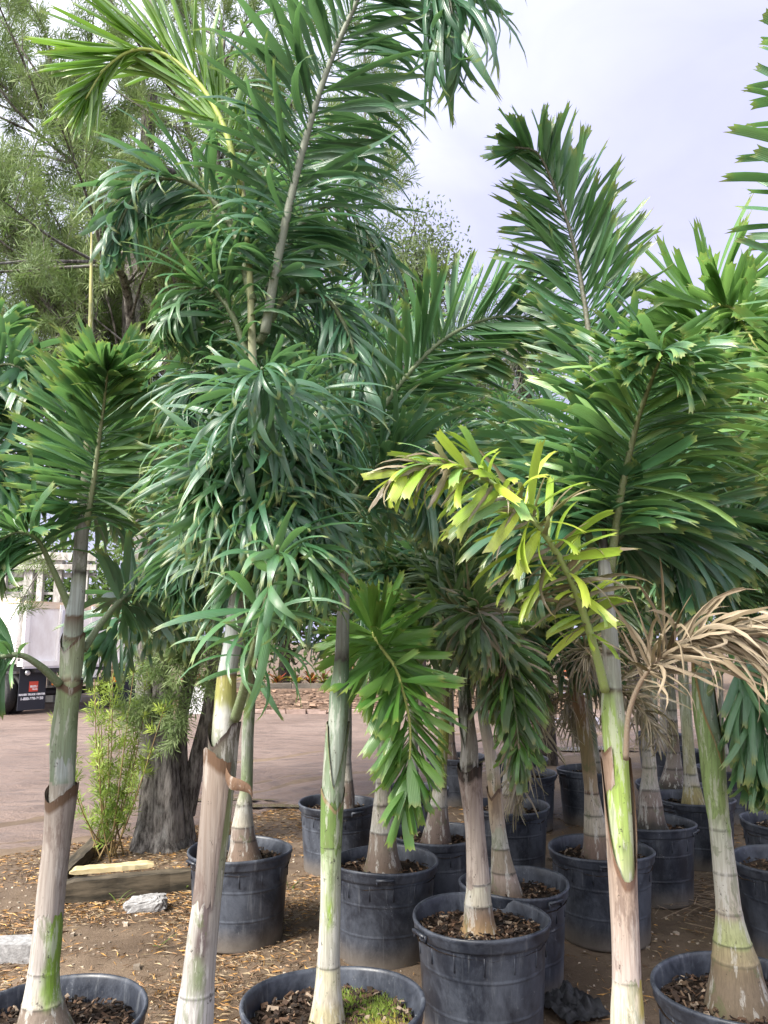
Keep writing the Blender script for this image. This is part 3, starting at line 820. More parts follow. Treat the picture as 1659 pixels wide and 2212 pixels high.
for P, cl in (([(575, 640, .1), (640, 500, .2), (720, 440, .25), (790, 500, .25), (835, 640, .2)], 'dark'),
              ([(550, 600, .2), (560, 450, .4), (600, 330, .6), (700, 310, .7), (800, 420, .7)], 'mid'),
              ([(560, 740, .05), (620, 640, .1), (700, 640, .1), (760, 740, .05), (780, 860, 0)], 'dark'),
              ([(540, 780, .05), (490, 660, .05), (430, 620, .05), (370, 690, 0)], 'mid'),
              ([(545, 900, .1), (490, 810, .15), (445, 810, .15), (405, 890, .1)], 'dark'),
              ([(550, 980, .05), (610, 870, 0), (680, 860, -.05), (730, 960, -.1)], 'dark'),
              ([(540, 1120, -.02), (505, 1020, -.1), (470, 990, -.15), (440, 1060, -.2)], 'mid'),
              ([(540, 1150, 0), (600, 1060, -.1), (660, 1060, -.15), (700, 1150, -.2)], 'dark'),
              ([(520, 1290, -.02), (560, 1200, -.15), (620, 1180, -.25), (690, 1230, -.3)], 'mid'),
              ([(515, 1280, .05), (470, 1180, .05), (430, 1170, .05), (400, 1240, .1)], 'dark'),
              ([(545, 700, .2), (600, 560, .5), (620, 520, .8), (640, 560, 1.1)], 'dark'),
              ([(540, 1100, -.02), (575, 980, -.1), (620, 960, -.15), (660, 1030, -.2)], 'dark'), ([(538, 1140, -.02), (515, 1060, -.12), (490, 1050, -.2), (465, 1110, -.26)], 'mid'),
              ([(530, 1200, -.02), (555, 1110, -.15), (575, 1090, -.25), (590, 1140, -.32)], 'dark'),
              ([(545, 900, .2), (560, 760, .5), (570, 720, .8), (580, 780, 1.1)], 'dark')):
    pb.frond([pt(x, y, YB + d) for x, y, d in P], .275, .028, 'droop', cl, 46, .12, .012, single=False, spread=75, drop=.5)
pb.finish()

# --- C: palm in the mossy pot
p = PC['C']; YC = p.y
pc_ = Palm('palm in the mossy pot, slim pale green trunk with V shaped sheath', (p.x, p.y, 0), 3)
C = trunk(pc_, [(708, 2162, 32), (710, 2082, 25), (714, 1955, 22), (715, 1824, 22), (719, 1711, 22), (726, 1609, 21), (730, 1560, 21), (733, 1494, 21), (738, 1428, 16), (742, 1295, 13), (740, 1246, 12), (743, 1147, 9), (746, 1050, 8), (748, 900, 6)], YC,
          [(2170, (.5, .44, .28)), (2150, CR), (2090, (.60, .57, .40)), (2080, WH), (1900, (.50, .54, .40)), (1830, (.36, .46, .25)), (1826, G_), (1715, (.16, .26, .08)), (1705, (.38, .44, .38)), (1600, (.36, .43, .36)), (1500, (.20, .30, .20)), (1430, DG), (1425, BK), (1400, (.2, .22, .18)), (1300, BW), (1250, WH), (1180, BK), (1140, (.3, .3, .24)), (900, (.2, .25, .1))],
          patches=[(.0, 1935, 1990, .35, (.25, .38, .06)), (.1, 1840, 1930, .2, (.3, .38, .18))], rings=[2084, 1828])
sheath(pc_, C, 1835, 1700, 1748, .35, 1.5, (.20, .30, .09), (.16, .27, .07), .003, .004, M_TRUNK, tipc=(.3, .24, .12))
sheath(pc_, C, 1735, 1560, 1706, .1, 1.1, (.33, .40, .30), (.20, .30, .16), .0045, .003, M_TRUNK, tipc=(.2, .2, .1))
pc_.frond([pt(746, 1060, YC), pt(790, 945, YC), pt(860, 835, YC + .02), pt(950, 740, YC + .05), pt(1050, 690, YC + .08), pt(1150, 690, YC + .1), pt(1240, 750, YC + .12)], .34, .040, 'stiff', 'mid', 84, .1, .012, (.16, .2, .1), ang=(66, 32), spread=50)
pc_.frond([pt(748, 1090, YC - .05), pt(815, 1010, YC - .1), pt(895, 1000, YC - .15), pt(965, 1080, YC - .2)], .36, .040, 'mid', 'dark', 56, .12, .012, spread=75, drop=.3)
for P, cl in (([(745, 1000, .1), (700, 850, .3), (640, 780, .4), (560, 800, .5)], 'dark'), ([(750, 1000, .1), (800, 800, .5), (860, 700, .8), (960, 720, 1)], 'mid'), ([(748, 1150, .1), (840, 1040, .35), (930, 1020, .6), (1010, 1090, .8)], 'dark'),
              ([(748, 1200, -.03), (700, 1120, -.1), (650, 1120, -.15), (610, 1190, -.2)], 'dark'), ([(750, 1020, .15), (740, 850, .4), (720, 700, .6), (730, 620, .9)], 'mid')):
    pc_.frond([pt(x, y, YC + d) for x, y, d in P], .36, .04, 'mid', cl, 48, .14, .012, single=False, spread=80, drop=.25)
pc_.finish()

# --- D: cream trunk, drab short crown
p = PC['D']; YD = p.y
pd = Palm('short palm with cream trunk in the largest whole pot, drab drying fronds', (p.x, p.y, 0), 4)
C = trunk(pd, [(1035, 1995, 35), (1033, 1951, 29), (1033, 1904, 25), (1026, 1791, 19), (1014, 1664, 20), (1014, 1609, 17), (1006, 1542, 14.5), (1003, 1484, 13), (1000, 1400, 10), (998, 1340, 6)], YD,
          [(2000, (.42, .27, .13)), (1975, (.3, .2, .13)), (1955, GB), (1950, CR), (1908, (.62, .58, .46)), (1904, PK), (1780, (.58, .51, .44)), (1680, (.42, .34, .29)), (1650, BK), (1640, (.30, .30, .22)), (1560, (.30, .34, .28)), (1530, BK), (1500, DG), (1340, DG)],
          patches=[], rings=[1953, 1906])
sheath(pd, C, 1912, 1652, 1668, -.5, 1.0, (.60, .52, .45), (.40, .32, .28), .004, .010, tipc=BK)
sheath(pd, C, 1650, 1530, 1618, -.6, .9, (.34, .33, .28), (.25, .22, .18), .003, .004, M_TRUNK, tipc=BK)
pd.cap = 300
for P, dr in (([(1000, 1400, 0), (960, 1330, -.1), (905, 1340, -.2), (870, 1410, -.25)], .1), ([(1000, 1390, .1), (1030, 1290, .3), (1080, 1250, .5), (1150, 1300, .7)], .15), ([(1000, 1400, -.05), (1010, 1330, -.25), (1030, 1320, -.45), (1040, 1380, -.6)], .25), ([(998, 1380, .05), (985, 1250, .1), (975, 1180, .2), (960, 1150, .3)], 0), ([(1000, 1420, .02), (1045, 1380, 0), (1085, 1420, -.05), (1105, 1500, -.1)], .3), ([(999, 1390, .1), (950, 1260, .3), (890, 1230, .5), (830, 1290, .6)], 0)):
    pd.frond([pt(x, y, YD + d) for x, y, d in P], .34, .036, 'mid', 'drab', 40, .12, .011, dry=dr, spread=80, drop=.3)
pd.finish()

# --- E: lime green trunk with upright frond
p = PC['E']; YE = p.y
pe = Palm('palm with lime green trunk split by pink tan sheath, tall upright frond', (p.x, p.y, 0), 5)
C = trunk(pe, [(1356, 2206, 36), (1354, 2115, 30), (1351, 2027, 27), (1345, 1904, 26), (1340, 1791, 26), (1333, 1664, 25), (1328, 1591, 26), (1323, 1527, 24), (1322, 1494, 21), (1323, 1461, 18), (1320, 1411, 18), (1313, 1328, 16.5), (1307, 1229, 15), (1303, 1163, 9), (1300, 1050, 8), (1291, 900, 6.5), (1280, 780, 5.5)], YE,
          [(2420, GB), (2300, CR), (2130, (.66, .60, .48)), (2118, CR), (2110, PK), (1930, (.56, .46, .40)), (1890, (.48, .54, .30)), (1800, LM), (1660, (.36, .52, .10)), (1590, (.38, .52, .17)), (1540, (.33, .48, .12)), (1500, (.33, .44, .16)), (1490, BR), (1485, (.48, .52, .42)), (1420, (.48, .51, .45)), (1412, BR), (1395, (.42, .45, .38)), (1330, (.50, .52, .49)), (1230, (.40, .41, .38)), (1180, BK), (1060, DG), (780, DG)],
          patches=[(.75, 2060, 2190, .25, (.48, .40, .08)), (.5, 1498, 1560, .5, (.50, .55, .40)), (-.05, 1815, 1828, .25, (.08, .12, .05))], rings=[2117, 1489, 1412])
sheath(pe, C, 2112, 1640, 1896, .08, 1.62, (.60, .51, .46), (.44, .33, .25), .004, .006, tipc=(.22, .13, .085), pw=2.2)
sheath(pe, C, 1705, 1592, 1625, -.9, 1.0, (.40, .29, .22), (.36, .25, .18),   .005, .003, span=.6, tipc=(.2, .12, .075))
# upright frond
pe.frond([pt(1300, 1080, YE + .02), pt(1286, 870, YE + .03), pt(1268, 690, YE + .05), pt(1236, 515, YE + .07), pt(1198, 405, YE + .08), pt(1160, 330, YE + .05), pt(1112, 318, YE)], .265, .031, 'stiff', 'mid', 74, .26, .011, (.09, .09, .06), ang=(52, 30), spread=48)
pe.frond([pt(1318, 1235, YE), pt(1328, 1155, YE - .02), pt(1346, 1045, YE - .07), pt(1376, 915, YE - .13), pt(1406, 825, YE - .2), pt(1424, 780, YE - .28), pt(1430, 758, YE - .36)], .32, .033, 'mid', 'mid', 72, .14, .012, (.15, .18, .08), ang=(66, 34), spread=48, mix=('light', .25), drop=.08)
yel = pe.frond([pt(1307, 1492, YE - .03), pt(1288, 1415, YE - .08), pt(1248, 1290, YE - .15), pt(1200, 1190, YE - .22), pt(1130, 1100, YE - .28), pt(1050, 1035, YE - .33), pt(970, 1005, YE - .37), pt(890, 1010, YE - .4), pt(845, 1035, YE - .42)], .195, .034, 'mid', 'yellow', 52, .18, .011, (.27, .36, .12), ang=(66, 38), spread=80, dry=.38, drop=.4, name='frond', mix=('light', .12))
yel['label'] = 'yellowing frond with dry tan leaflets'
pe.cap = 420
ded = pe.frond([pt(1352, 1640, YE - .06), pt(1358, 1545, YE - .11), pt(1385, 1472, YE - .16), pt(1430, 1415, YE - .21), pt(1490, 1378, YE - .26), pt(1560, 1366, YE - .31), pt(1640, 1385, YE - .34), pt(1720, 1440, YE - .38)], .23, .0270, 'dry', 'dry', 38, .36, .0065, (.26, .20, .145), ang=(46, 24), spread=85, drop=.22, name='frond')
ded['label'] = 'dead brown frond hanging over'
pe.cap = 0
for P, cl in (([(1302, 1120, .1), (1240, 1000, .25), (1180, 960, .4), (1110, 1010, .5)], 'mid'), ([(1304, 1140, .1), (1370, 1000, .3), (1460, 950, .5), (1540, 1010, .6)], 'mid'), ([(1303, 1180, .05), (1250, 1110, .05), (1190, 1120, .05), (1140, 1190, .05)], 'dark'), ([(1305, 1200, .05), (1370, 1130, .1), (1440, 1140, .12), (1490, 1220, .15)], 'dark')):
    pe.frond([pt(x, y, YE + d) for x, y, d in P], .32, .038, 'mid', cl, 46, .14, .011, single=False, spread=80, drop=.2)
pe.finish()

# --- G: blue green trunk at right, swollen base
p = PC['G']; YG_ = p.y
pg = Palm('palm with swollen tan base and blue green upper trunk at bottom right', (p.x, p.y, 0), 6)
C = trunk(pg, [(1592, 2111, 54), (1589, 2075, 48), (1582, 2031, 38), (1575, 1969, 27), (1566, 1882, 24.5), (1555, 1787, 22), (1544, 1700, 23), (1536, 1609, 24), (1524, 1541, 22), (1518, 1462, 19), (1512, 1380, 14), (1506, 1300, 11), (1500, 1150, 9), (1498, 1000, 6)], YG_,
          [(2120, (.22, .165, .11)), (2078, (.27, .205, .13)), (2070, (.40, .32, .19)), (2040, (.42, .36, .2)), (2034, (.46, .50, .22)), (1985, (.48, .5, .27)), (1972, (.50, .42, .34)), (1966, CR), (1880, (.60, .58, .50)), (1800, (.54, .56, .45)), (1700, (.42, .52, .26)), (1640, (.30, .44, .14)), (1610, (.30, .40, .22)), (1560, (.27, .37, .28)), (1450, (.20, .31, .22)), (1300, DG), (1000, DG)],
          patches=[(.7, 1640, 1800, .35, (.27, .42, .09))], rings=[2072, 2034, 1969, 1884, 1790])
sheath(pg, C, 1760, 1420, 1652, .35, 1.6, (.34, .46, .18), (.22, .36, .12), .004, .003, M_TRUNK, tipc=(.35, .24, .1))
pg.frond([pt(1500, 1085, YG_), pt(1488, 905, YG_ - .1), pt(1498, 765, YG_ - .25), pt(1530, 675, YG_ - .45), pt(1573, 661, YG_ - .6), pt(1600, 692, YG_ - .7), pt(1628, 738, YG_ - .78), pt(1668, 800, YG_ - .84)], .34, .042, 'stiff', 'light', 84, .22, .012, (.42, .42, .14), ang=(64, 32), spread=75)
pg.frond([pt(1526, 1505, YG_ - .02), pt(1560, 1448, YG_ - .08), pt(1600, 1445, YG_ - .12), pt(1640, 1530, YG_ - .15), pt(1660, 1690, YG_ - .15)], .27, .046, 'mid', 'mid', 48, .25, .012, (.14, .2, .08), spread=80, drop=.15)
for P, cl in (([(1500, 1150, .05), (1440, 960, .2), (1370, 870, .35), (1290, 890, .45)], 'mid'), ([(1505, 1160, .05), (1580, 960, .15), (1680, 900, .2), (1760, 960, .25)], 'light'), ([(1500, 1090, .1), (1510, 880, .4), (1540, 760, .7), (1600, 740, 1)], 'mid'), ([(1504, 1240, 0), (1570, 1130, -.05), (1650, 1110, -.1), (1720, 1180, -.15)], 'mid'), ([(1504, 1240, .05), (1450, 1120, .1), (1400, 1110, .15), (1360, 1180, .2)], 'dark')):
    pg.frond([pt(x, y, YG_ + d) for x, y, d in P], .36, .042, 'mid', cl, 48, .14, .012, single=False, spread=80, drop=.2)
pg.finish()

# --- H: leaning white trunk behind the cream one
p = PC['H']; YH = p.y
ph_ = Palm('palm with leaning kinked pale trunk, drooping frond ending in green leaf fans', (p.x, p.y, 0), 7)
C = trunk(ph_, [(1093, 1922, 34), (1083, 1853, 22), (1079, 1809, 17), (1073, 1766, 15.5), (1069, 1715, 14), (1064, 1657, 15), (1058, 1623, 13), (1044, 1542, 12), (1040, 1450, 10), (1038, 1370, 7)], YH,
          [(1930, BR), (1915, GB), (1885, (.42, .33, .28)), (1880, (.33, .27, .21)), (1835, (.36, .30, .22)), (1830, WH), (1780, (.46, .47, .34)), (1730, PK), (1715, (.5, .36, .22)), (1660, (.50, .45, .36)), (1600, (.42, .36, .30)), (1540, DG), (1370, DG)], rings=[1882, 1832, 1778], nseg=20)
sheath(ph_, C, 1790, 1700, 1722, -.6, 1.0, (.52, .45, .36), (.45, .32, .18), .003, .004, tipc=BR)
ph_.frond([pt(1039, 1430, YH), pt(1046, 1375, YH - .25), pt(1062, 1352, YH - .45), pt(1086, 1400, YH - .62), pt(1105, 1480, YH - .72), pt(1118, 1575, YH - .78), pt(1124, 1655, YH - .8)], .27, .040, 'mid', 'bright', 56, .3, .012, (.2, .24, .13), ang=(64, 34), spread=75, dry=.08, mix=('drab', .4), drop=.15)
for P, dr in (([(1038, 1400, .05), (1080, 1290, .2), (1130, 1260, .35), (1190, 1330, .45)], .2), ([(1037, 1390, .1), (1020, 1250, .3), (1040, 1150, .5), (1080, 1130, .7)], 0), ([(1036, 1380, .1), (1100, 1200, .3), (1190, 1130, .45), (1280, 1180, .6)], 0), ([(1036, 1380, .1), (980, 1200, .2), (910, 1150, .3), (840, 1200, .4)], 0)):
    ph_.frond([pt(x, y, YH + d) for x, y, d in P], .40, .042, 'mid', 'drab' if dr else 'dark', 46, .14, .011, dry=dr, spread=80, drop=.25)
ph_.finish()

# --- I: palm with the bright frond that hangs towards us
p = PC['I']; YI = p.y
pi_ = Palm('palm with thick ringed white base and bright frond arching over the front pots', (p.x, p.y, 0), 8)
C = trunk(pi_, [(827, 1849, 34), (827, 1795, 27), (827, 1736, 20), (828, 1690, 16), (830, 1600, 14), (832, 1500, 13), (834, 1420, 11), (836, 1330, 7)], YI,
          [(1860, (.17, .12, .09)), (1830, GB), (1797, (.30, .235, .19)), (1794, WH), (1745, CR), (1738, GB), (1732, CR), (1640, (.42, .44, .32)), (1560, G_), (1330, DG)], rings=[1796, 1738, 1690], nseg=22)
pi_.frond([pt(833, 1480, YI), pt(828, 1412, YI - .3), pt(814, 1376, YI - .8), pt(806, 1370, YI - 1.25), pt(828, 1405, YI - 1.55), pt(856, 1447, YI - 1.66), pt(878, 1522, YI - 1.74), pt(887, 1592, YI - 1.77), pt(881, 1675, YI - 1.78), pt(871, 1742, YI - 1.78)], .31, .056, 'stiff', 'bright', 70, .34, .013, (.44, .46, .14), ang=(70, 36), spread=70, mix=('light', .2), drop=.05)
crown(pi_, pt(836, 1340, YI), 6, 1.35, .40, .044, 'mid', 'dark', .6, 46, (80, 30), (.5, 1.3), True)
pi_.finish()

# --- the other palms of the block
def block_palm(key, label, path, bands, rings, top, nf, ln, col='mid', kind='mid', seed=0, cap=150, els=(82, 22), dry_last=0, L=.42, W=.045, n=44, az0=None, skip=None, sag=(.5, 1.4)):
    p = PC[key]; Y = p.y
    a = Palm(label, (p.x, p.y, 0), seed); a.cap = cap
    C = trunk(a, path, Y, bands, rings=rings, nseg=18, step=.008)
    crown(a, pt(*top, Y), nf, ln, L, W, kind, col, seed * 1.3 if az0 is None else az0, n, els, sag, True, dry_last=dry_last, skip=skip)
    a.finish(); return a

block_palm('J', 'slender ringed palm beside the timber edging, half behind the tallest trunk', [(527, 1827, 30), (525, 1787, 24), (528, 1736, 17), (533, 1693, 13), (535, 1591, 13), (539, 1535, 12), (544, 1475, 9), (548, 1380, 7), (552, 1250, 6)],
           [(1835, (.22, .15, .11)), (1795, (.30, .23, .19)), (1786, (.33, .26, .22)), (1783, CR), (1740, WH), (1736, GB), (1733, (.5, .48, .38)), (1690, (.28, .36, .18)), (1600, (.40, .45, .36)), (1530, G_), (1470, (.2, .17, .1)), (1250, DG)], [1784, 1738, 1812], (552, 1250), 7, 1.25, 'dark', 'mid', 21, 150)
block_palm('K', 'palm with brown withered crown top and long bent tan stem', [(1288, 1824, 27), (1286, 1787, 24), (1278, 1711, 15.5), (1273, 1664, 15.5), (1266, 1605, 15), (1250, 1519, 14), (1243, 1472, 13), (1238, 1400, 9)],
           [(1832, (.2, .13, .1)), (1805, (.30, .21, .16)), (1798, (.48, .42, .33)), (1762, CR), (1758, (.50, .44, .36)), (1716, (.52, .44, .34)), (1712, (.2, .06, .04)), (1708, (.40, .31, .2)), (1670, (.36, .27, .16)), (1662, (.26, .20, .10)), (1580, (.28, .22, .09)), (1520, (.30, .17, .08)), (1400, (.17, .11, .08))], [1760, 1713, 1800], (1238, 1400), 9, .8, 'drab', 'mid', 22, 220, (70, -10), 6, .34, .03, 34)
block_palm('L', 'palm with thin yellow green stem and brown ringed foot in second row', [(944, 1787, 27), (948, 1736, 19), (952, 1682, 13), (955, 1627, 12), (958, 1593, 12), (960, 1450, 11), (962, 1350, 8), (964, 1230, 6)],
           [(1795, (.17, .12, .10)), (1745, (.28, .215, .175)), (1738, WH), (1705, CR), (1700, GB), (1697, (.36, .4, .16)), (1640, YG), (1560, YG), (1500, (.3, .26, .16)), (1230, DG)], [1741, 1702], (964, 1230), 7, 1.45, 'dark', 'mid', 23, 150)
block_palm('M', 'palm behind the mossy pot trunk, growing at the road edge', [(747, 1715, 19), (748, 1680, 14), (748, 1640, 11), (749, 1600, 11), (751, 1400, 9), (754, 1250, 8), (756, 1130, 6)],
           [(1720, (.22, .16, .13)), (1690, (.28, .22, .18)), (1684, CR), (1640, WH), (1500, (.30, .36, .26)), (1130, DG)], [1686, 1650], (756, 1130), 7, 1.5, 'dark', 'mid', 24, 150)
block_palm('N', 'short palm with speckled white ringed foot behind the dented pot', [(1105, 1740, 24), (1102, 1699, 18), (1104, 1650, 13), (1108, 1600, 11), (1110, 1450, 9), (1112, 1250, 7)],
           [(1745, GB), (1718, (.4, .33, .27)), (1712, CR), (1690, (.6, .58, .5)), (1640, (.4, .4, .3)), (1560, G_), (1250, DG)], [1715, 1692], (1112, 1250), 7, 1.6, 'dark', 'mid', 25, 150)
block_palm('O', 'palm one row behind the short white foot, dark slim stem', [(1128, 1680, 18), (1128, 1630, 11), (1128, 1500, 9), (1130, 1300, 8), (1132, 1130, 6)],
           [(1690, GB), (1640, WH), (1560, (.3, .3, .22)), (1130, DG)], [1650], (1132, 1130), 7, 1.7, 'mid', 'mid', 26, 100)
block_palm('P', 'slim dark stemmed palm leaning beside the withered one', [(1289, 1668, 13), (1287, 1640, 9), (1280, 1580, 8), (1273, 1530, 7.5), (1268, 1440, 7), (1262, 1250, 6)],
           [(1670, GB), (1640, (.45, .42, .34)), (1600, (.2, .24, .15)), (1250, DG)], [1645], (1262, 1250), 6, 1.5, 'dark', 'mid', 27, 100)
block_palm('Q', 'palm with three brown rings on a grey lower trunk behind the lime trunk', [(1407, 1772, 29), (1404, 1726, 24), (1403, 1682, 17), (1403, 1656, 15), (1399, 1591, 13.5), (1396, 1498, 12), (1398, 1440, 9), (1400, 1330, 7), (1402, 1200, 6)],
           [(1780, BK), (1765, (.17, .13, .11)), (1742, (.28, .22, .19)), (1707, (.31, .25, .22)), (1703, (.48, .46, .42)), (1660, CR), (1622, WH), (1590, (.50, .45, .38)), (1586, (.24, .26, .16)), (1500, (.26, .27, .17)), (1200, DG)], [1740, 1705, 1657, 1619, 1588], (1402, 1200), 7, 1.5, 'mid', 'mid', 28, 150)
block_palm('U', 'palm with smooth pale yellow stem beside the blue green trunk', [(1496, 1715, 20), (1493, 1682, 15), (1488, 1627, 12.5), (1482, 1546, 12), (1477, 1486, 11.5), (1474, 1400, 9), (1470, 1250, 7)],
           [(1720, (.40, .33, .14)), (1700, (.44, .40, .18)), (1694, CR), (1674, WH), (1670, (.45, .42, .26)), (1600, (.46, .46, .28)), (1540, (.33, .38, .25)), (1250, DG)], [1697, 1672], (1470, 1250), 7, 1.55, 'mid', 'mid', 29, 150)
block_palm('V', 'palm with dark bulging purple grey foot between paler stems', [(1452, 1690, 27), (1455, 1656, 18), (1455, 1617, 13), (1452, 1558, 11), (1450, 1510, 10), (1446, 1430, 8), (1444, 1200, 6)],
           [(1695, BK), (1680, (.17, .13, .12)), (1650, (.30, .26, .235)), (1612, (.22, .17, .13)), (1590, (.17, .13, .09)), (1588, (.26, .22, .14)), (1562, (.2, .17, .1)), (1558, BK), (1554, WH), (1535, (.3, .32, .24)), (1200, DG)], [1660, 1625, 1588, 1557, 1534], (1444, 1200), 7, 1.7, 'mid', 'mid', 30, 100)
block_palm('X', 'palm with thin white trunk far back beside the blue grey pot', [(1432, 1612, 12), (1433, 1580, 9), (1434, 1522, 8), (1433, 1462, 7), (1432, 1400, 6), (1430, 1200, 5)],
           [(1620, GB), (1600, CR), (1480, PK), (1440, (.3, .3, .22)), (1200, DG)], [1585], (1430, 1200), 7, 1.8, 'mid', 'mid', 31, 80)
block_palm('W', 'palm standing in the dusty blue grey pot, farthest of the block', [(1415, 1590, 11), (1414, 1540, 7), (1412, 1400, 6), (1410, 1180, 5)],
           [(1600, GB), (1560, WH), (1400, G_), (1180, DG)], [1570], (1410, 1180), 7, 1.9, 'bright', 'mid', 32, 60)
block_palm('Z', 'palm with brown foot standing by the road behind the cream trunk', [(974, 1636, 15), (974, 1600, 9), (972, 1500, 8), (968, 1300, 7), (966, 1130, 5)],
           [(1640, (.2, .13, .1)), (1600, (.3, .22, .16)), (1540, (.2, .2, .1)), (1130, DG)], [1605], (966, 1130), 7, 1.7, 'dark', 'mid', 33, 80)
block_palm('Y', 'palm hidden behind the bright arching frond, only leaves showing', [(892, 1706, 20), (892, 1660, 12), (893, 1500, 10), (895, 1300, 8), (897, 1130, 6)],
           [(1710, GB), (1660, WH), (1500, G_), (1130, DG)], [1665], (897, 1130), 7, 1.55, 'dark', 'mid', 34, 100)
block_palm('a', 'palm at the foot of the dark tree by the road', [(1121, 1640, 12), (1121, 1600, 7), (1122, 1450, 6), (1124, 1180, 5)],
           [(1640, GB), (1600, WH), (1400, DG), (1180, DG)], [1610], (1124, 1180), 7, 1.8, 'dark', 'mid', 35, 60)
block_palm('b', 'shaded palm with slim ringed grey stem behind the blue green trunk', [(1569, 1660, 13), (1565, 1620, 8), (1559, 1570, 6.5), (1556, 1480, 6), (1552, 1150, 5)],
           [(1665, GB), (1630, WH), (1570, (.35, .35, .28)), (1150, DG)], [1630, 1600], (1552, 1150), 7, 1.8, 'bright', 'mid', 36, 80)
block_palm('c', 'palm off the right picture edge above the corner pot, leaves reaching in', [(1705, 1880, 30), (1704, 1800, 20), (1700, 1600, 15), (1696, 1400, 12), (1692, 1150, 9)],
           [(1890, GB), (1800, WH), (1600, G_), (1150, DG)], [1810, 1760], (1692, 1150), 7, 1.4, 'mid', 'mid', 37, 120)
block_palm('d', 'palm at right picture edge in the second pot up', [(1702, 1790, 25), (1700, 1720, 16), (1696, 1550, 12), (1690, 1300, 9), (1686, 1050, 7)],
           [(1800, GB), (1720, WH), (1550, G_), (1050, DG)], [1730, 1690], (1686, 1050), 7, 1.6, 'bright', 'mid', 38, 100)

# palms that stand outside the frame and reach in, and the last rows
def extra_palm(pos, h, label, seed, nf=7, ln=1.8, col='mid', cap=0, r=.05, fronds=None, potlabel=None, L=.42, kind='mid'):
    p = Vector((pos[0], pos[1], 0)); pot('', p, potlabel)
    a = Palm(label, tuple(p), seed); a.cap = cap
    lx = a.rng.uniform(-.12, .12)
    P = crom([(p.x, p.y, .40, r * 1.5), (p.x + lx * .2, p.y, .40 + h * .12, r), (p.x + lx * .6, p.y, h * .6, r * .8), (p.x + lx, p.y, h, r * .35)], 60)
    m = MB(); V, Q, U = tube_np(P[:, :3] - np.array(a.base), P[:, 3], 14)
    t = np.repeat(np.linspace(0, 1, 60), 14)[:, None]
    m.add(V, quads=Q, col=np.where(t < .07, np.array(GB), np.where(t < .4, np.array(WH), np.where(t < .6, np.array(G_), np.array(DG)))), uv=U)
    obj('trunk', m.mesh('trunk', M_TRUNK), a.root)
    if fronds:
        for f in fronds: a.frond(**f)
    else: crown(a, (p.x + lx, p.y, h - .1), nf, ln, L, .046, kind, col, seed * .9, 42, (84, 18), (.5, 1.5), True)
    a.finish()

extra_palm((1.95, 1.9), 2.6, 'near palm off the right picture edge, broad leaflets against the sky', 51, cap=120, potlabel='black pot out of the picture at right',
           fronds=[dict(P=[pt(1790, 1000, 1.85), pt(1765, 700, 1.83), pt(1750, 400, 1.8), pt(1740, 150, 1.78), pt(1735, -60, 1.76)], L=.20, W=.042, kind='stiff', col='mid', n=22, start=.1, ang=(78, 50), spread=30),
                   dict(P=[pt(1800, 1100, 1.9), pt(1760, 950, 1.95), pt(1760, 800, 2.0), pt(1800, 700, 2.1)], L=.3, W=.04, col='light', n=40, spread=80)])
xl = pt(-300, 1500, 2.9)
extra_palm((xl.x, 2.9), 2.5, 'palm off the left picture edge with broad dark leaflets reaching in', 52, cap=150, potlabel='black pot out of the picture at left',
           fronds=[dict(P=[pt(-110, 1000, 2.9), pt(-60, 850, 2.85), pt(0, 790, 2.8), pt(50, 800, 2.75), pt(80, 850, 2.7)], L=.26, W=.05, col='dark', n=40, start=.15, ang=(72, 40), spread=70, drop=.0),
                   dict(P=[pt(-110, 1050, 2.9), pt(-70, 900, 3.0), pt(-30, 740, 3.1), pt(30, 690, 3.2)], L=.28, W=.05, col='mid', n=44, spread=70),
                   dict(P=[pt(-110, 1100, 2.9), pt(-50, 1020, 2.8), pt(0, 1010, 2.75), pt(40, 1080, 2.7)], L=.28, W=.048, col='dark', n=40, spread=75, drop=.25)])
for k, (x, y, h, cl, lb, pl) in enumerate(((4.3, 6.3, 2.4, 'mid', 'palm of the last rows at right, nearest of the sunlit ones', 'black pot of the nearest sunlit palm at the right edge'),
        (5.2, 8.3, 2.7, 'bright', 'sunlit palm of the back rows at far right', 'black pot of the sunlit back row palm at far right'),
        (4.6, 10.2, 3.0, 'bright', 'bright green palm in the last row behind the ringed stems', 'black pot of the last row behind the ringed stems'),
        (6.6, 10.6, 3.1, 'bright', 'outermost sunlit palm of the last row', 'black pot at the outer end of the last row'),
        (3.9, 8.6, 2.6, 'mid', 'palm behind the shaded pot, crown showing over the right fronds', 'black pot standing behind the shaded one'),
        (5.9, 6.6, 2.5, 'mid', 'palm beyond the right picture edge in the third row', 'black pot of the third row beyond the right picture edge'))):
    extra_palm((x, y), h, lb, 60 + k, 7, 1.8, cl, 40, .055, potlabel=pl)

# ------------------------------------------------------------------ trees
def needle_sprig(rng, n=12, ln=.09, w=.0085, stem=.12):
    V = []; T = []
    for i in range(n):
        f = (i + .5) / n; a = i * 2.4 + rng.uniform(-.3, .3); l = ln * rng.uniform(.7, 1.1) * (1 - .3 * abs(f - .5))
        e = R(rng.uniform(35, 60)) if f < .9 else R(15)
        d = np.array([math.cos(e), math.sin(e) * math.cos(a), math.sin(e) * math.sin(a)]); s = np.cross(d, [.3, .5, .8]); s /= np.linalg.norm(s)
        b = np.array([f * stem, 0, 0]); m = b + d * l * .5; k = len(V)
        V += [b, m + s * w / 2, b + d * l, m - s * w / 2]; T += [(k, k + 1, k + 2), (k, k + 2, k + 3)]
    return np.array(V), np.array(T)

def basis(d):
    d = d / (np.linalg.norm(d) + 1e-9); r = np.array([0, 0, 1.]) if abs(d[2]) < .9 else np.array([1., 0, 0])
    a = np.cross(r, d); a /= np.linalg.norm(a); return np.stack([d, a, np.cross(d, a)], 1)

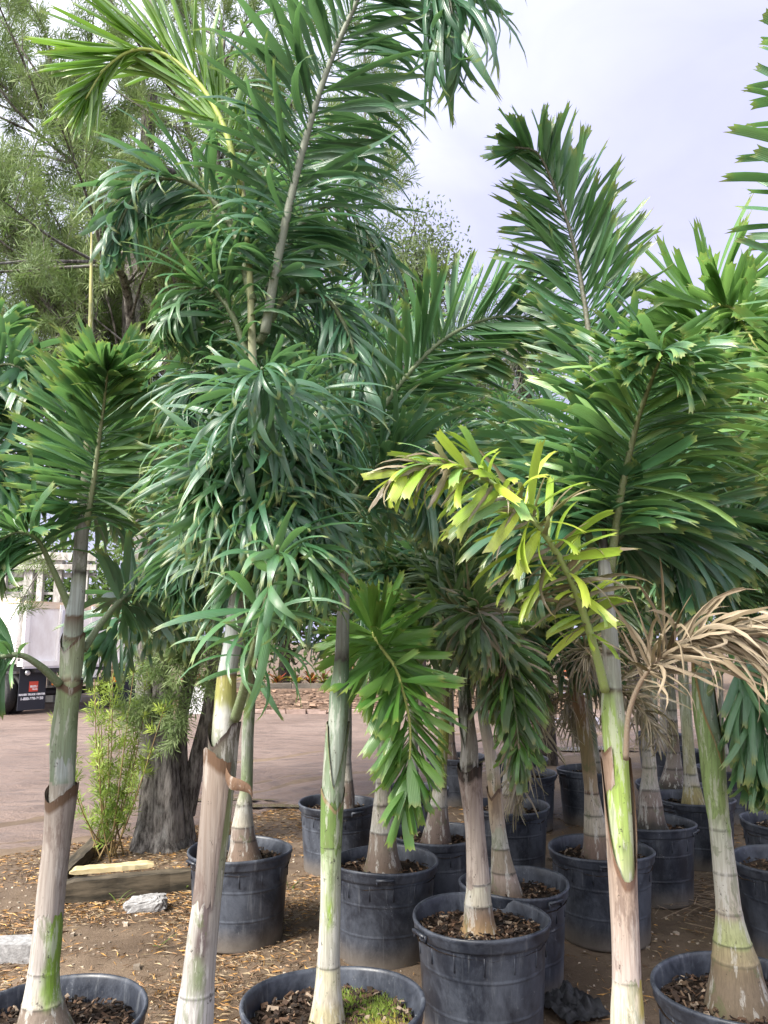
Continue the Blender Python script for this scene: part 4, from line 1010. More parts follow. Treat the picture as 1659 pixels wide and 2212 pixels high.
def needle_tree(label, trunks, crownspec, seed, sprigs=7000, name='podocarpus_tree', cols=((.06, .10, .03), (.15, .20, .07)), ln=.10, w=.009, nlimb=16, extra=None, mat=M_BARK, group=None, nn=12):
    """trunks: list of lists of (x,y,z,r); crownspec: (centre, radii)"""
    rng = np.random.default_rng(seed)
    base = trunks[0][0]
    root = thing(name, label, 'tree', (base[0], base[1], 0), group); b0 = np.array([base[0], base[1], 0.])
    for tr in trunks:
        C = crom(tr, 40); V, Q, U = tube_np(C[:, :3] - b0, C[:, 3], 18)
        th = np.tile(np.linspace(0, 6.283, 18, endpoint=False), 40); hz = np.repeat(C[:, 2], 18)
        cen = np.repeat(C[:, :3] - b0, 18, 0)
        k = 1 + .13 * np.sin(th * 5 + hz * .7) * np.exp(-hz / 2.5) + .05 * fbm(th * 3, hz * 3, 3, seed)
        V = cen + (V - cen) * k[:, None]
        obj('trunk', mesh('trunk', V, quads=Q, mat=mat), root)
    c, rad = np.array(crownspec[0]), np.array(crownspec[1])
    tops = [np.array(t[-1][:3]) for t in trunks]; mids = [crom(t, 20) for t in trunks]
    limbs = MB(); twigs = []
    for i in range(nlimb):
        t = mids[i % len(mids)]; s0 = t[int(rng.uniform(8, 19))][:3]
        u = rng.normal(size=3); u /= np.linalg.norm(u); u *= rng.uniform(.55, 1.0)
        e = c + u * rad
        m1 = s0 * .55 + e * .45 + np.array([0, 0, .25 * np.linalg.norm(e[:2] - s0[:2])]) + rng.normal(0, .15, 3)
        L = crom([(*s0, .05), (*m1, .035), (*e, .010)], 18)
        limbs.tube(L[:, :3] - b0, L[:, 3], 7)
        for q in range(9):
            k = int(rng.uniform(5, 18)); s1 = L[k, :3]
            d = L[min(k + 1, 17), :3] - L[k - 1, :3]; d /= np.linalg.norm(d); d = d + rng.normal(0, .75, 3); d[2] += .15; d /= np.linalg.norm(d)
            ln1 = rng.uniform(.5, 1.3) * rad.mean() * .42
            e1 = s1 + d * ln1; m2 = (s1 + e1) / 2 + rng.normal(0, .06, 3)
            B = crom([(*s1, .014), (*m2, .010), (*e1, .004)], 12); limbs.tube(B[:, :3] - b0, B[:, 3], 5, caps=False)
            for z in range(7):
                k2 = int(rng.uniform(2, 11)); s2 = B[k2, :3]; d2 = d + rng.normal(0, .7, 3); d2[2] += .25; d2 /= np.linalg.norm(d2)
                e2 = s2 + d2 * rng.uniform(.25, .6); twigs.append((s2, e2, d2))
                limbs.tube(np.stack([s2, e2]) - b0, np.array([.003, .0015]), 4, caps=False)
    for tw in (extra or []): twigs.append(tw)
    o = obj('limbs', limbs.mesh('limbs', M_BARK), root); o.name = 'limb'; o['kind'] = 'stuff'
    S_ = [needle_sprig(rng, nn, ln, w) for _ in range(6)]
    Vs = []; Ts = []; Cs = []; nv = 0
    lo, hi = np.array(cols[0]), np.array(cols[1])
    per = max(1, sprigs // max(1, len(twigs)))
    for (s2, e2, d2) in twigs:
        q0 = rng.random()
        for z in range(per):
            f = rng.uniform(.15, 1.0); p = s2 + (e2 - s2) * f
            d = d2 + rng.normal(0, .55, 3); d[2] += .12
            V, T = S_[rng.integers(6)]; q = np.clip(q0 + rng.normal(0, .2), 0, 1)
            Vs.append(V * rng.uniform(.8, 1.2) @ basis(d).T + p - b0); Ts.append(T + nv); nv += len(V); Cs.append(np.broadcast_to(lo * (1 - q) + hi * q, V.shape))
    f = obj('crown', mesh('crown', np.concatenate(Vs), np.concatenate(Ts), None, M_NEEDLE, np.concatenate(Cs), np.zeros((nv, 2)), False), root); f['kind'] = 'stuff'
    return root

# the gnarled grey tree at left
gb = gp(345, 1832)
def tp(px, py, r, dy=0): q = pt(px, py, gb.y + dy); return (q.x, q.y, q.z, r)
main = [(gb.x, gb.y, -.08, .29), tp(340, 1770, .17), tp(332, 1690, .115), tp(318, 1560, .085), tp(312, 1400, .085), tp(315, 1200, .09), tp(300, 900, .12), tp(290, 600, .09), tp(330, 200, .05)]
tA = [tp(360, 1810, .14, -.05), tp(360, 1700, .10, -.1), tp(352, 1560, .08, -.1), tp(350, 1400, .075, -.08), tp(365, 1200, .08), tp(420, 800, .06), tp(520, 400, .035)]
tB = [tp(392, 1815, .11, .1), tp(393, 1720, .065, .1), tp(392, 1560, .05, .1), tp(420, 1400, .06, .1), tp(430, 1200, .05, .1), tp(500, 900, .045, .1), tp(640, 600, .03, .1)]
tC = [tp(400, 1760, .075, .15), tp(425, 1640, .07, .15), tp(452, 1530, .065, .15), tp(462, 1440, .055, .15), tp(480, 1250, .045, .15), tp(560, 950, .03, .2)]
ex = []
rg = np.random.default_rng(5)
for i in range(62):                                                # leafy shoots growing from the lower trunk
    px = rg.uniform(335, 480); py = rg.uniform(1220, 1560 if px < 450 else 1400)
    s = np.array(tp(px, py, 0)[:3]) + np.array([0, -.12 - rg.uniform(0, .15), 0])
    d = np.array([rg.normal(0, .5), -.5, rg.normal(-.1, .6)]); d /= np.linalg.norm(d); ex.append((s, s + d * .25, d))
cc = pt(330, 330, gb.y)
needle_tree('gnarled grey multi-stemmed tree with fine needle leaves, left of the tallest palm', [main, tA, tB, tC], ((cc.x - .1, cc.y + .7, cc.z - 1.0), (2.9, 2.2, 3.5)), 3, 36000, cols=((.10, .155, .055), (.27, .34, .15)), nlimb=36, ln=.10, w=.0085, extra=ex)

# young yellow green shoots
def shoot_bush(name, label, base, stems, hmin, hmax, spread, seed, cols, ln=.075):
    rng = np.random.default_rng(seed); root = thing(name, label, 'shrub', tuple(base)); S_ = [needle_sprig(rng, 12, ln, .009, .07) for _ in range(5)]
    st = MB(); Vs = []; Ts = []; Cs = []; nv = 0; lo, hi = np.array(cols[0]), np.array(cols[1])
    for i in range(stems):
        h = rng.uniform(hmin, hmax); dx, dy = rng.normal(0, spread, 2)
        P = crom([(rng.normal(0, .05), rng.normal(0, .05), 0), (dx * .5, dy * .5, h * .4), (dx, dy, h)], 24)
        st.tube(P, np.linspace(.007, .0025, 24), 5)
        for k in range(int(h * 22)):
            f = rng.uniform(.18, 1); q = P[int(f * 23)]
            d = np.array([rng.normal(0, .8), rng.normal(0, .8), .55]); V, T = S_[rng.integers(5)]; t = np.clip(f * .7 + rng.normal(0, .25), 0, 1)
            Vs.append(V @ basis(d).T + q); Ts.append(T + nv); nv += len(V); Cs.append(np.broadcast_to(lo * (1 - t) + hi * t, V.shape))
    obj('stem', st.mesh('stem', simple('shoot_stem', (.20, .14, .06))), root)['kind'] = 'stuff'
    obj('foliage', mesh('foliage', np.concatenate(Vs), np.concatenate(Ts), None, M_NEEDLE, np.concatenate(Cs), np.zeros((nv, 2)), False), root)['kind'] = 'stuff'
b = gp(272, 1845)
shoot_bush('young_shrub', 'bright yellow green needle leaved shoots at the foot of the grey tree', (b.x - .08, b.y - .2, 0), 14, .75, 1.75, .24, 4, ((.13, .21, .04), (.38, .47, .085)), .085)
b = gp(235, 1800)
shoot_bush('young_shrub', 'small thin shoot leaning off the bright yellow green clump', (b.x + .12, b.y - .2, 0), 4, .7, 1.2, .22, 8, ((.16, .27, .04), (.42, .52, .08)))

# dark trunk by the road at right
q = gp(1180, 1650)
def tq(px, py, r): z = pt(px, py, q.y); return (z.x, z.y, z.z, r)
needle_tree('dark rough trunked tree by the road behind the short white palm', [[(q.x, q.y, -.05, .17), tq(1178, 1560, .13), tq(1176, 1480, .12), tq(1170, 1300, .10), tq(1150, 1000, .07), tq(1110, 700, .03)]], ((q.x - .3, q.y, 5.2), (1.3, 1.3, 1.6)), 9, 2500, cols=((.03, .055, .02), (.08, .12, .045)), nlimb=12, mat=M_BARK2, extra=[(np.array(tq(1180 + rg.uniform(-25, 45), rg.uniform(1440, 1640), 0)[:3]) + np.array([0, -.1, 0]), np.array(tq(1190, 1500, 0)[:3]), np.array([rg.normal(0, 1), -.3, rg.normal(0, .6)])) for _ in range(14)])

def leafy_tree(label, base, h, rad, zc, seed, nclump=60, per=70, leaf=.13, cols=((.04, .08, .02), (.11, .17, .05)), name='broadleaf_tree', clump=.55, tr=.16, group=None):
    rng = np.random.default_rng(seed); root = thing(name, label, 'tree', (base[0], base[1], 0), group)
    m = MB(); ctr = np.array([0, 0, zc]); rad = np.array(rad)
    T0 = crom([(0, 0, -.1, tr * 1.5), (.05, 0, zc * .4, tr), (rng.normal(0, .2), 0, zc, tr * .5)], 20); m.tube(T0[:, :3], T0[:, 3], 10)
    obj('trunk', m.mesh('trunk', M_BARK2), root)
    lb = MB(); V = []; C = []
    lo, hi = np.array(cols[0]), np.array(cols[1])
    for i in range(nclump):
        u = rng.normal(size=3); u /= np.linalg.norm(u); c = ctr + u * rad * rng.uniform(.25, 1.0)
        s = T0[int(rng.uniform(8, 19)), :3]; mid = (s + c) / 2 + rng.normal(0, .2, 3)
        B = crom([(*s, tr * .3), (*mid, tr * .18), (*c, .008)], 10); lb.tube(B[:, :3], B[:, 3], 5, caps=False)
        n = per; p = c + rng.normal(0, clump * .5, (n, 3)) * np.array([1, 1, .75]); q0 = rng.uniform(0, 1)
        d = rng.normal(size=(n, 3)); d /= np.linalg.norm(d, axis=1)[:, None]; s_ = np.cross(d, rng.normal(size=(n, 3))); s_ /= np.linalg.norm(s_, axis=1)[:, None]
        l = leaf * rng.uniform(.6, 1.2, (n, 1)); k = np.clip(q0 + rng.normal(0, .2, (n, 1)), 0, 1)
        V.append(np.stack([p, p + d * l * .5 + s_ * l * .22, p + d * l, p + d * l * .5 - s_ * l * .22], 1).reshape(-1, 3)); C.append(np.repeat(lo * (1 - k) + hi * k, 4, 0))
    obj('limb', lb.mesh('limb', M_BARK2), root)['kind'] = 'stuff'
    V = np.concatenate(V); n = len(V) // 4
    obj('crown', mesh('crown', V, None, np.arange(n * 4).reshape(n, 4), M_NEEDLE, np.concatenate(C), np.zeros((n * 4, 2)), False), root)['kind'] = 'stuff'

b = pt(900, 700, 17.0)
leafy_tree('airy small leaved tree standing alone against the sky past the road', (b.x, b.y), 9, (1.0, .9, 1.9), 9.9, 15, 95, 90, .12, ((.08, .11, .06), (.17, .21, .11)), clump=.6, tr=.09)
b = pt(1085, 700, 20)
leafy_tree('faint low tree top showing above the palm tips', (b.x, b.y), 9, (1.4, 1.2, 1.5), 8.9, 16, 30, 60, .16, ((.09, .12, .06), (.2, .24, .12)), clump=.6, tr=.09)
TL = ['thick green tree past the white truck at far left', 'green tree behind the weathered timber frame', 'dense tree past the road left of the tallest palm', 'broad tree past the mulch bed behind the croton plants',
      'tree past the mulch bed beside the airy tree', 'tree past the road behind the cream trunk palm', 'tree past the road end behind the withered palm', 'tree past the road behind the ringed stems']
for i, (x, y, h, rx) in enumerate(((-16, 25, 6.5, 3), (-11.5, 25.5, 6, 2.8), (-7.2, 24, 6.0, 2.8), (-3.2, 25, 6.2, 2.8), (.6, 25.5, 5.6, 2.6), (4.2, 27, 6, 2.8), (8.5, 27, 6.5, 3), (13, 28, 7, 3.3))):
    leafy_tree(TL[i], (x, y), h, (rx, 2, h * .42), h * .52, 30 + i, 80, 60, .26, ((.035, .07, .02), (.12, .19, .05)), clump=1.1)

# ------------------------------------------------------------------ mulch bed with crotons past the road
def mulch_bed():
    x0, x1 = -5.4, 4.8; xs = np.linspace(x0, x1, 70); ys = np.linspace(18.4, 22.8, 30)
    X, Y = np.meshgrid(xs, ys, indexing='ij'); Y = Y + fbm(X * .8, X * 0, 3, 4) * .5
    Z = .03 + np.clip((Y - 18.5) / 4, 0, 1) * .30 + fbm(X * 2, Y * 2, 3, 8) * .08
    n, m = X.shape; i, j = np.meshgrid(np.arange(n - 1), np.arange(m - 1), indexing='ij')
    Q = np.stack([i * m + j, (i + 1) * m + j, (i + 1) * m + j + 1, i * m + j + 1], -1).reshape(-1, 4)
    o = obj('mulch_bed', mesh('mulch_bed', np.stack([X, Y, Z], -1).reshape(-1, 3), quads=Q, mat=simple('red_mulch', (.085, .055, .040), .95, .1, 0, (.19, .13, .095), 22, (1, 1, 1), .8)))
    tag(o, 'bed of red brown bark mulch past the road', kind='structure')
    mb = MB(); rng = np.random.default_rng(2)
    for _ in range(1500):
        x, y = rng.uniform(x0, x1), rng.uniform(18.3, 22)
        z = .05 + np.clip((y - 18.5) / 4, 0, 1) * .30
        M = Matrix.Rotation(rng.uniform(0, 6.28), 3, 'Z') @ Matrix.Rotation(rng.normal(0, .5), 3, 'X')
        mb.box((x, y, z + rng.uniform(-.01, .05)), (rng.uniform(.08, .2), rng.uniform(.02, .06), .012), M, np.array((.21, .138, .097)) * rng.uniform(.4, 1.5))
    tag(obj('mulch', mb.mesh('mulch', M_LITTER, False)), 'loose bark mulch pieces lying on the bed', 'mulch', kind='stuff')
mulch_bed()
M_EDGE = simple('dark_edging', (.05, .042, .036), .9, .15, 0, (.14, .12, .10), 5, (.2, 1, 1), .3)
ed = thing('timber_edging', 'dark low timber edging that holds the croton bed', 'edging', (0, 22.9, 0))
for i in range(8):
    m = MB(); m.box((-4.6 + i * 1.3, .0 + .03 * (i % 2), .30), (1.26, .14, .34), None, (1, 1, 1), .012); obj('plank', m.mesh('plank', M_EDGE, False), ed)
M_PINK = simple('pink_edging', (.24, .175, .15), .8, .2, 0, (.34, .25, .22), 10)
ed = thing('kerb_edging', 'row of low pinkish edging stones along the mulch', 'edging', (0, 18.35, 0))
for i in range(13):
    m = MB(); m.box((-3.9 + i * .47, .05 * math.sin(i * 1.3), .06), (.44, .11, .10), None, (1, 1, 1), .012); obj('stone', m.mesh('stone', M_PINK, False), ed)

CROT = {'orange': [(.60, .16, .03), (.70, .28, .04), (.45, .10, .03)], 'yellow': [(.62, .50, .05), (.45, .45, .05), (.2, .28, .04)], 'red': [(.28, .05, .03), (.40, .12, .04), (.12, .12, .03)], 'mixed': [(.20, .06, .04), (.55, .42, .06), (.10, .17, .03)]}
def croton(px, py, Y, kind, label, seed, s=1.0):
    rng = np.random.default_rng(seed); p = pt(px, py, Y); root = thing('croton_plant', label, 'plant', (p.x, Y, max(.2, p.z - .45 * s)), 'croton plants past the road')
    m = MB(); st = MB(); st.tube(np.array([[0, 0, -.1], [.01, 0, .25 * s]]), np.array([.02, .012]), 6, (.12, .09, .06)); obj('stem', st.mesh('stem', M_LITTER), root)
    for i in range(46):
        d = np.array([rng.normal(0, 1), rng.normal(0, 1), rng.uniform(.1, 1.3)]); d /= np.linalg.norm(d); V, t, q, u = VAR['stiff'][rng.integers(8)]
        B = basis(d); ln = .26 * s * rng.uniform(.7, 1.2)
        m.add(V @ (B * np.array([ln, .085 * s, ln])).T + np.array([0, 0, rng.uniform(.1, .32) * s]), t, q, np.array(CROT[kind][rng.integers(3)]) * rng.uniform(.7, 1.2), u)
    o = obj('foliage', m.mesh('foliage', M_NEEDLE), root); o['kind'] = 'stuff'
for i, (px, py, k, lb) in enumerate(((412, 1462, 'orange', 'orange croton just right of the grey tree stems'), (440, 1458, 'orange', 'orange croton beside the leaning dark stem'), (295, 1452, 'orange', 'orange croton showing left of the grey trunk by the truck'),
        (268, 1450, 'yellow', 'yellow orange croton nearest the truck corner'), (500, 1452, 'yellow', 'yellow croton seen beside the tallest trunk'), (560, 1458, 'yellow', 'yellow green croton left end of the timber edging'), (600, 1462, 'red', 'dark red croton over the timber edging'),
        (640, 1455, 'mixed', 'red and yellow croton over the middle of the edging'), (672, 1460, 'red', 'red croton beside the slim pale green trunk'), (700, 1452, 'mixed', 'mixed red yellow croton half behind the slim trunk'), (760, 1440, 'orange', 'orange croton right of the slim pale green trunk'),
        (785, 1448, 'yellow', 'yellow croton behind the bright arching frond'), (1270, 1430, 'yellow', 'yellow croton far past the withered palm'), (1235, 1436, 'orange', 'orange croton far behind the withered brown leaves'), (1300, 1440, 'mixed', 'red yellow croton far behind the lime trunk'))):
    croton(px, py, 23.4 + (i % 3) * .3, k, lb, 100 + i, 1.15)

# ------------------------------------------------------------------ truck, timber frame, board
M_WHITE = simple('white_paint', (.80, .78, .77), .4, .5, 0, (.66, .62, .60), 3, (1, 1, .4))
M_WOODT = simple('side_board_wood', (.60, .44, .30), .75, .25, 0, (.66, .58, .48), 7, (.2, .2, 1))
M_RUB = simple('black_rubber', (.016, .016, .018), .7, .35, 0, (.035, .034, .033), 20)
M_FLAP = simple('mud_flap_rubber', (.016, .018, .026), .55, .4)
M_STEEL = simple('dark_steel', (.03, .03, .032), .6, .5)
M_RIM = simple('wheel_rim_paint', (.66, .65, .62), .4, .5, 0, (.48, .46, .43), 8)
M_ALU = simple('bright_aluminium', (.6, .61, .63), .35, .5, .6)
def plain(name, c, r=.4): return simple(name, c, r, .5)
M_RED, M_AMB, M_LOGO, M_TXT, M_HOLE = plain('red_lens', (.5, .02, .02), .2), plain('amber_lens', (.75, .22, .02), .2), plain('red_logo', (.55, .06, .03)), plain('white_lettering', (.8, .8, .8)), plain('rim_hole', (.02, .02, .02))

def build_truck():
    o0 = gp(8, 1546); psi = R(55)
    root = thing('dump_truck', 'white dump body truck seen from behind with black mud flap', 'truck', (o0.x, o0.y, .03), None, psi)
    def part(name, m, mat, par=root, smooth=False): return obj(name, m.mesh(name, mat, smooth), par)
    Wd, Ln = 3.45, 4.6
    # local: x along the rear towards the right, y forwards (away), z up; rear plane at y=-1.0
    yr = -.75
    m = MB(); m.box((Wd / 2 - .1, yr + Ln / 2, 1.02), (Wd - .7, Ln, .16)); part('chassis', m, M_STEEL)
    m = MB(); m.box((Wd / 2 - .1, yr + .06, 1.77), (Wd - .16, .07, 1.22)); tg = part('tailgate', m, M_WHITE)
    m = MB(); m.box((Wd / 2 - .1, yr + .05, 1.135), (Wd + .04, .22, .11)); part('bumper_sill', m, M_WHITE)
    m = MB(); m.box((Wd / 2 - .1, yr + .02, 1.055), (Wd - .1, .10, .05)); part('sill_trim', m, M_ALU)
    m = MB(); m.box((Wd / 2 - .1, yr + .03, 2.46), (Wd + .02, .07, .15)); part('top_board', m, M_WOODT)
    for x in (-.06, .78, 1.62, 2.46, Wd - .14):
        m = MB(); m.box((x, yr, 1.80), (.11, .10, 1.34)); part('post', m, M_WHITE)
    m = MB(); m.box((.78, yr - .07, 2.0), (.06, .05, .7)); part('hinge_bar', m, M_ALU)
    for x in (-.12, Wd - .08):
        m = MB(); m.box((x, yr + Ln / 2 + .1, 1.80), (.07, Ln - .2, 1.34)); part('side_panel', m, M_WHITE)
        m = MB(); m.box((x, yr + Ln / 2 + .1, 2.55), (.06, Ln - .2, .12)); part('side_board', m, M_WOODT)
    m = MB(); m.box((Wd / 2 - .1, yr + Ln / 2, 1.13), (Wd - .2, Ln - .3, .05)); part('bed_floor', m, M_STEEL)
    m = MB(); m.box((Wd / 2 - .1, yr + Ln + 1.3, 1.6), (2.6, 1.9, 1.9), None, (1, 1, 1), .06); cb = part('cab', m, M_WHITE)
    m = MB(); m.box((Wd / 2 - .1, yr + Ln + .34, 1.95), (1.9, .03, .7)); part('rear_window', m, plain('cab_glass', (.02, .025, .03), .1), cb)
    # wheels: outer faces look to -x (left side)
    def wheel(x, y, sgn):
        th = np.linspace(0, 6.283, 40, endpoint=False); prof = [(.26, -.11), (.34, -.14), (.425, -.13), (.445, -.10), (.445, .10), (.425, .13), (.34, .14), (.26, .11)]
        V, Q = lathe(prof, 40); V = np.stack([V[:, 2], V[:, 0], V[:, 1]], -1); m = MB(); m.add(V, quads=Q)
        t = obj('wheel', m.mesh('tyre', M_RUB), root, (x, y, .44))
        rp = [(.27, -.115), (.262, -.13), (.25, -.12), (.235, -.05), (.20, .0), (.13, -.005), (.12, -.06), (.09, -.075), (.001, -.075)]
        V, Q = lathe(rp, 40); V = np.stack([V[:, 2] * sgn, V[:, 0], V[:, 1]], -1); m = MB(); m.add(V, quads=Q); obj('wheel_rim', m.mesh('wheel_rim', M_RIM), t)
        for k in range(5):
            a = k * 1.2566 + .4; V, Q = lathe([(.001, 0), (.036, 0), (.036, .012)], 12); V = np.stack([(V[:, 2] - .016) * sgn, V[:, 0] + .172 * math.cos(a), V[:, 1] + .172 * math.sin(a)], -1)
            m = MB(); m.add(V, quads=Q); obj('rim_hole', m.mesh('rim_hole', M_HOLE), t)
    wheel(-.02, .12, 1); wheel(.30, .12, 1); wheel(Wd - .5, .12, -1); wheel(Wd - .18, .12, -1); wheel(.05, 4.3, 1); wheel(Wd - .3, 4.3, -1)
    m = MB(); m.tube(np.array([[.1, .12, .44], [Wd - .3, .12, .44]]), np.array([.09, .09]), 10); part('axle', m, M_STEEL)
    # mud flap with print
    for fx, first in ((.02, True), (Wd - .85, False)):
        m = MB(); m.box((fx + .31, -.52, .56), (.66, .016, .92)); fl = part('mud_flap', m, M_FLAP)
        if not first: continue
        m = MB(); m.box((fx + .33, -.534, .62), (.215, .006, .225)); lg = obj('logo_panel', m.mesh('logo_panel', M_LOGO, False), fl)
        def text(s, x, z, size, par, y=-.541, bold=.006):
            c = bpy.data.curves.new('lettering', 'FONT'); c.body = s; c.size = size; c.align_x = 'CENTER'; c.extrude = .001; c.offset = bold; c.space_character = 1.02
            c.materials.append(M_TXT); tmp = bpy.data.objects.new('lettering', c); me = bpy.data.meshes.new_from_object(tmp); bpy.data.objects.remove(tmp); me.materials.clear(); me.materials.append(M_TXT); t = obj('lettering', me, par, (x, y, z)); t.rotation_euler = (math.pi / 2, 0, 0); return t
        text('ISUZU', fx + .33, .600, .062, fl, -.5395, .003); text('TRUCK', fx + .36, .545, .040, fl, -.5395, .002)
        text('MAHER TRUCK CENTER', fx + .31, .425, .058, fl, -.5305, .003); text('1-800-330-3650', fx + .31, .325, .084, fl, -.5305, .003)
    # rear lamps
    for x, sg in ((.74, 1), (Wd - 1.0, -1)):
        m = MB(); m.box((x + .18 * sg, -.62, .70), (.46, .08, .15)); lm = part('lamp_housing', m, M_STEEL)
        m = MB(); m.box((x + .04 * sg, -.667, .70), (.13, .02, .125)); obj('amber_lens', m.mesh('amber_lens', M_AMB, False), lm)
        m = MB(); m.box((x + .25 * sg, -.667, .70), (.24, .02, .125)); obj('red_lens', m.mesh('red_lens', M_RED, False), lm)
    for x in (.82, Wd - .16):
        m = MB(); m.box((x, yr - .065, 1.16), (.07, .02, .13)); part('reflector', m, M_RED)
    m = MB(); m.box((1.62, yr - .03, .86), (.42, .012, .2)); part('licence_plate', m, plain('plate_white', (.6, .6, .58)))
    m = MB(); m.box((1.62, yr - .0, .72), (1.2, .10, .12)); part('rear_crossbar', m, M_STEEL)
    V, Q = lathe([(.001, 0), (.055, 0), (.06, -.03), (.05, -.05), (.001, -.055)], 18); V = np.stack([V[:, 0] + .16, V[:, 2] - .55, V[:, 1] + .93], -1); m = MB(); m.add(V, quads=Q); part('work_lamp', m, M_ALU)
build_truck()

def timber_frame():
    Y = 22.0; c = pt(90, 1250, Y); root = thing('timber_shelter', 'weathered open timber frame standing behind the white truck', 'shelter', (c.x, Y, 0))
    def bx(name, x0, y0, x1, y1, th, dy=0, mat=M_WOODG):
        a, b = pt(x0, y0, Y), pt(x1, y1, Y); a = Vector((a.x - c.x, dy, a.z)); b = Vector((b.x - c.x, dy, b.z)); d = b - a
        m = MB(); M = d.to_track_quat('X', 'Z').to_matrix(); m.box(tuple((a + b) / 2), (d.length, .10, th), M, (1, 1, 1), .008); obj(name, m.mesh(name, mat, False), root)
    for x, wd in ((12, .17), (66, .24), (92, .16), (130, .2), (187, .17)):
        p = pt(x, 1210, Y); z = p.z
        m = MB(); m.box((p.x - c.x, .0, z / 2), (wd, .14, z), None, (1, 1, 1), .01); obj('post', m.mesh('post', M_WOODG, False), root)
    bx('beam', -60, 1197, 212, 1205, .22, -.13); bx('beam', -60, 1224, 212, 1226, .16, -.13); bx('rail', -60, 1240, 205, 1242, .14, .12); bx('rail', -60, 1280, 205, 1282, .08, .12)
    bx('brace', 15, 1268, 66, 1252, .10, .13); bx('brace', 5, 1298, 66, 1280, .14, -.12); bx('brace', 66, 1250, 92, 1236, .10, .13); bx('rail', -60, 1215, 210, 1215, .05, .13)
timber_frame()

def small_things():
    p = gp(432, 1545); root = thing('white_panel', 'small white panel standing at the far road edge behind a leaning stem', 'panel', (p.x, p.y, 0), None, .15)
    m = MB(); m.box((0, 0, .34), (.48, .05, .62)); obj('board', m.mesh('board', plain('panel_white', (.75, .75, .76), .6), False), root)
    for s in (-1, 1):
        m = MB(); m.box((s * .2, .04, .03), (.05, .22, .05)); obj('foot', m.mesh('foot', M_STEEL, False), root)
    def plank(label, pa, pb, wd, th, mat, z0, cat='timber', z1=None, tilt=0, name='timber'):
        a, b = gp(*pa, z0), gp(*pb, z0 if z1 is None else z1); d = b - a; n = 14
        rng = np.random.default_rng(int(pa[0])); m = MB(); V = []; L = d.length
        for i in range(n):
            x = L * i / (n - 1) - L / 2; j = rng.uniform(-.004, .004, 4); e = .012 if i in (0, n - 1) else 0
            V += [(x, -wd / 2 + j[0], -th / 2 + e), (x, wd / 2 + j[1], -th / 2 + e), (x, wd / 2 + j[2], th / 2 - e + j[0]), (x, -wd / 2 + j[3], th / 2 - e + j[1])]
        Q = [(i * 4 + k, i * 4 + (k + 1) % 4, i * 4 + 4 + (k + 1) % 4, i * 4 + 4 + k) for i in range(n - 1) for k in range(4)] + [(0, 3, 2, 1), (n * 4 - 4, n * 4 - 3, n * 4 - 2, n * 4 - 1)]
        m.add(np.array(V), quads=Q); o = obj(name, m.mesh(name, mat, False)); o.matrix_world = Matrix.Translation((a + b) / 2) @ d.to_track_quat('X', 'Z').to_matrix().to_4x4() @ Matrix.Rotation(tilt, 4, 'X'); tag(o, label, cat)
    plank('dark weathered timber beam lying along the edge of the leaf litter bed', (136, 1925), (432, 1898), .11, .13, M_WOODD, .065)
    plank('grey old timber lying slantwise beside the leaning palm trunk', (132, 1894), (224, 1806), .09, .08, M_WOODD, .07)
    plank('short bare pale board lying on the leaf litter', (150, 1882), (332, 1866), .11, .03, M_WOODL, .09, 'board', name='board')
    def lump(label, px, py, size, seed, name, rot):
        g = gp(px, py); rng = np.random.default_rng(seed); n, k = 34, 18; V = []
        for i in range(k + 1):
            for j in range(n):
                a = j / n * 6.283; e = math.pi * i / k - math.pi / 2
                u = np.array([math.cos(e) * math.cos(a), math.cos(e) * math.sin(a), math.sin(e)]); u = np.sign(u) * np.abs(u) ** .6
                V.append(u * np.array(size) * (1 + rng.uniform(-.06, .06) + .3 * float(fbm(np.array(u[0] * 2.2 + 9.), np.array(u[1] * 2.2 + u[2] * 3), 3, seed))))
        V = np.array(V); Q = [(i * n + j, i * n + (j + 1) % n, (i + 1) * n + (j + 1) % n, (i + 1) * n + j) for i in range(k) for j in range(n)]
        o = obj(name, mesh(name, V, None, Q, M_CONC, smooth=False), None, (g.x, g.y, size[2] * .8)); o.rotation_euler = (.05, -.06, rot); tag(o, label, 'concrete')
    lump('rough broken lump of grey concrete on the leaf litter', 315, 1968, (.125, .065, .05), 3, 'concrete_lump', .12)
    g = gp(12, 2075); m = MB(); m.box((0, 0, .05), (.42, .13, .10), None, (1, 1, 1), .005); o = obj('concrete_block', m.mesh('concrete_block', M_CONC, False), None, (g.x - .03, g.y, 0)); o.rotation_euler = (0, 0, .05); tag(o, 'long flat concrete block at the left picture edge', 'concrete')
    # black fabric scraps
    M_FAB = simple('black_ground_cloth', (.014, .014, .016), .7, .3, 0, (.05, .05, .055), 12, (1, 1, 1), .3)
    def cloth(label, px, py, sx, sy, seed, rz):
        g = gp(px, py); n = 26; u, v = np.meshgrid(np.linspace(-1, 1, n), np.linspace(-1, 1, n), indexing='ij')
        ed = 1 + .35 * fbm(u * 1.5 + seed, v * 1.5, 3, seed); x = u * sx * ed; y = v * sy * ed
        z = .03 + np.abs(fbm(u * 2.4 + seed, v * 2.4, 4, seed)) * .26 * (1 - .55 * np.maximum(np.abs(u), np.abs(v)))
        Q = [(i * n + j, (i + 1) * n + j, (i + 1) * n + j + 1, i * n + j + 1) for i in range(n - 1) for j in range(n - 1)]
        o = obj('ground_cloth', mesh('ground_cloth', np.stack([x, y, z], -1).reshape(-1, 3), None, Q, M_FAB), None, (g.x, g.y, 0)); o.rotation_euler = (0, 0, rz); tag(o, label, 'cloth')
    cloth('crumpled black ground cloth beside the largest pot', 1228, 2185, .12, .17, 3, .4); cloth('torn strip of black cloth on the ground near the dented pot', 1290, 1985, .10, .14, 6, -.5)
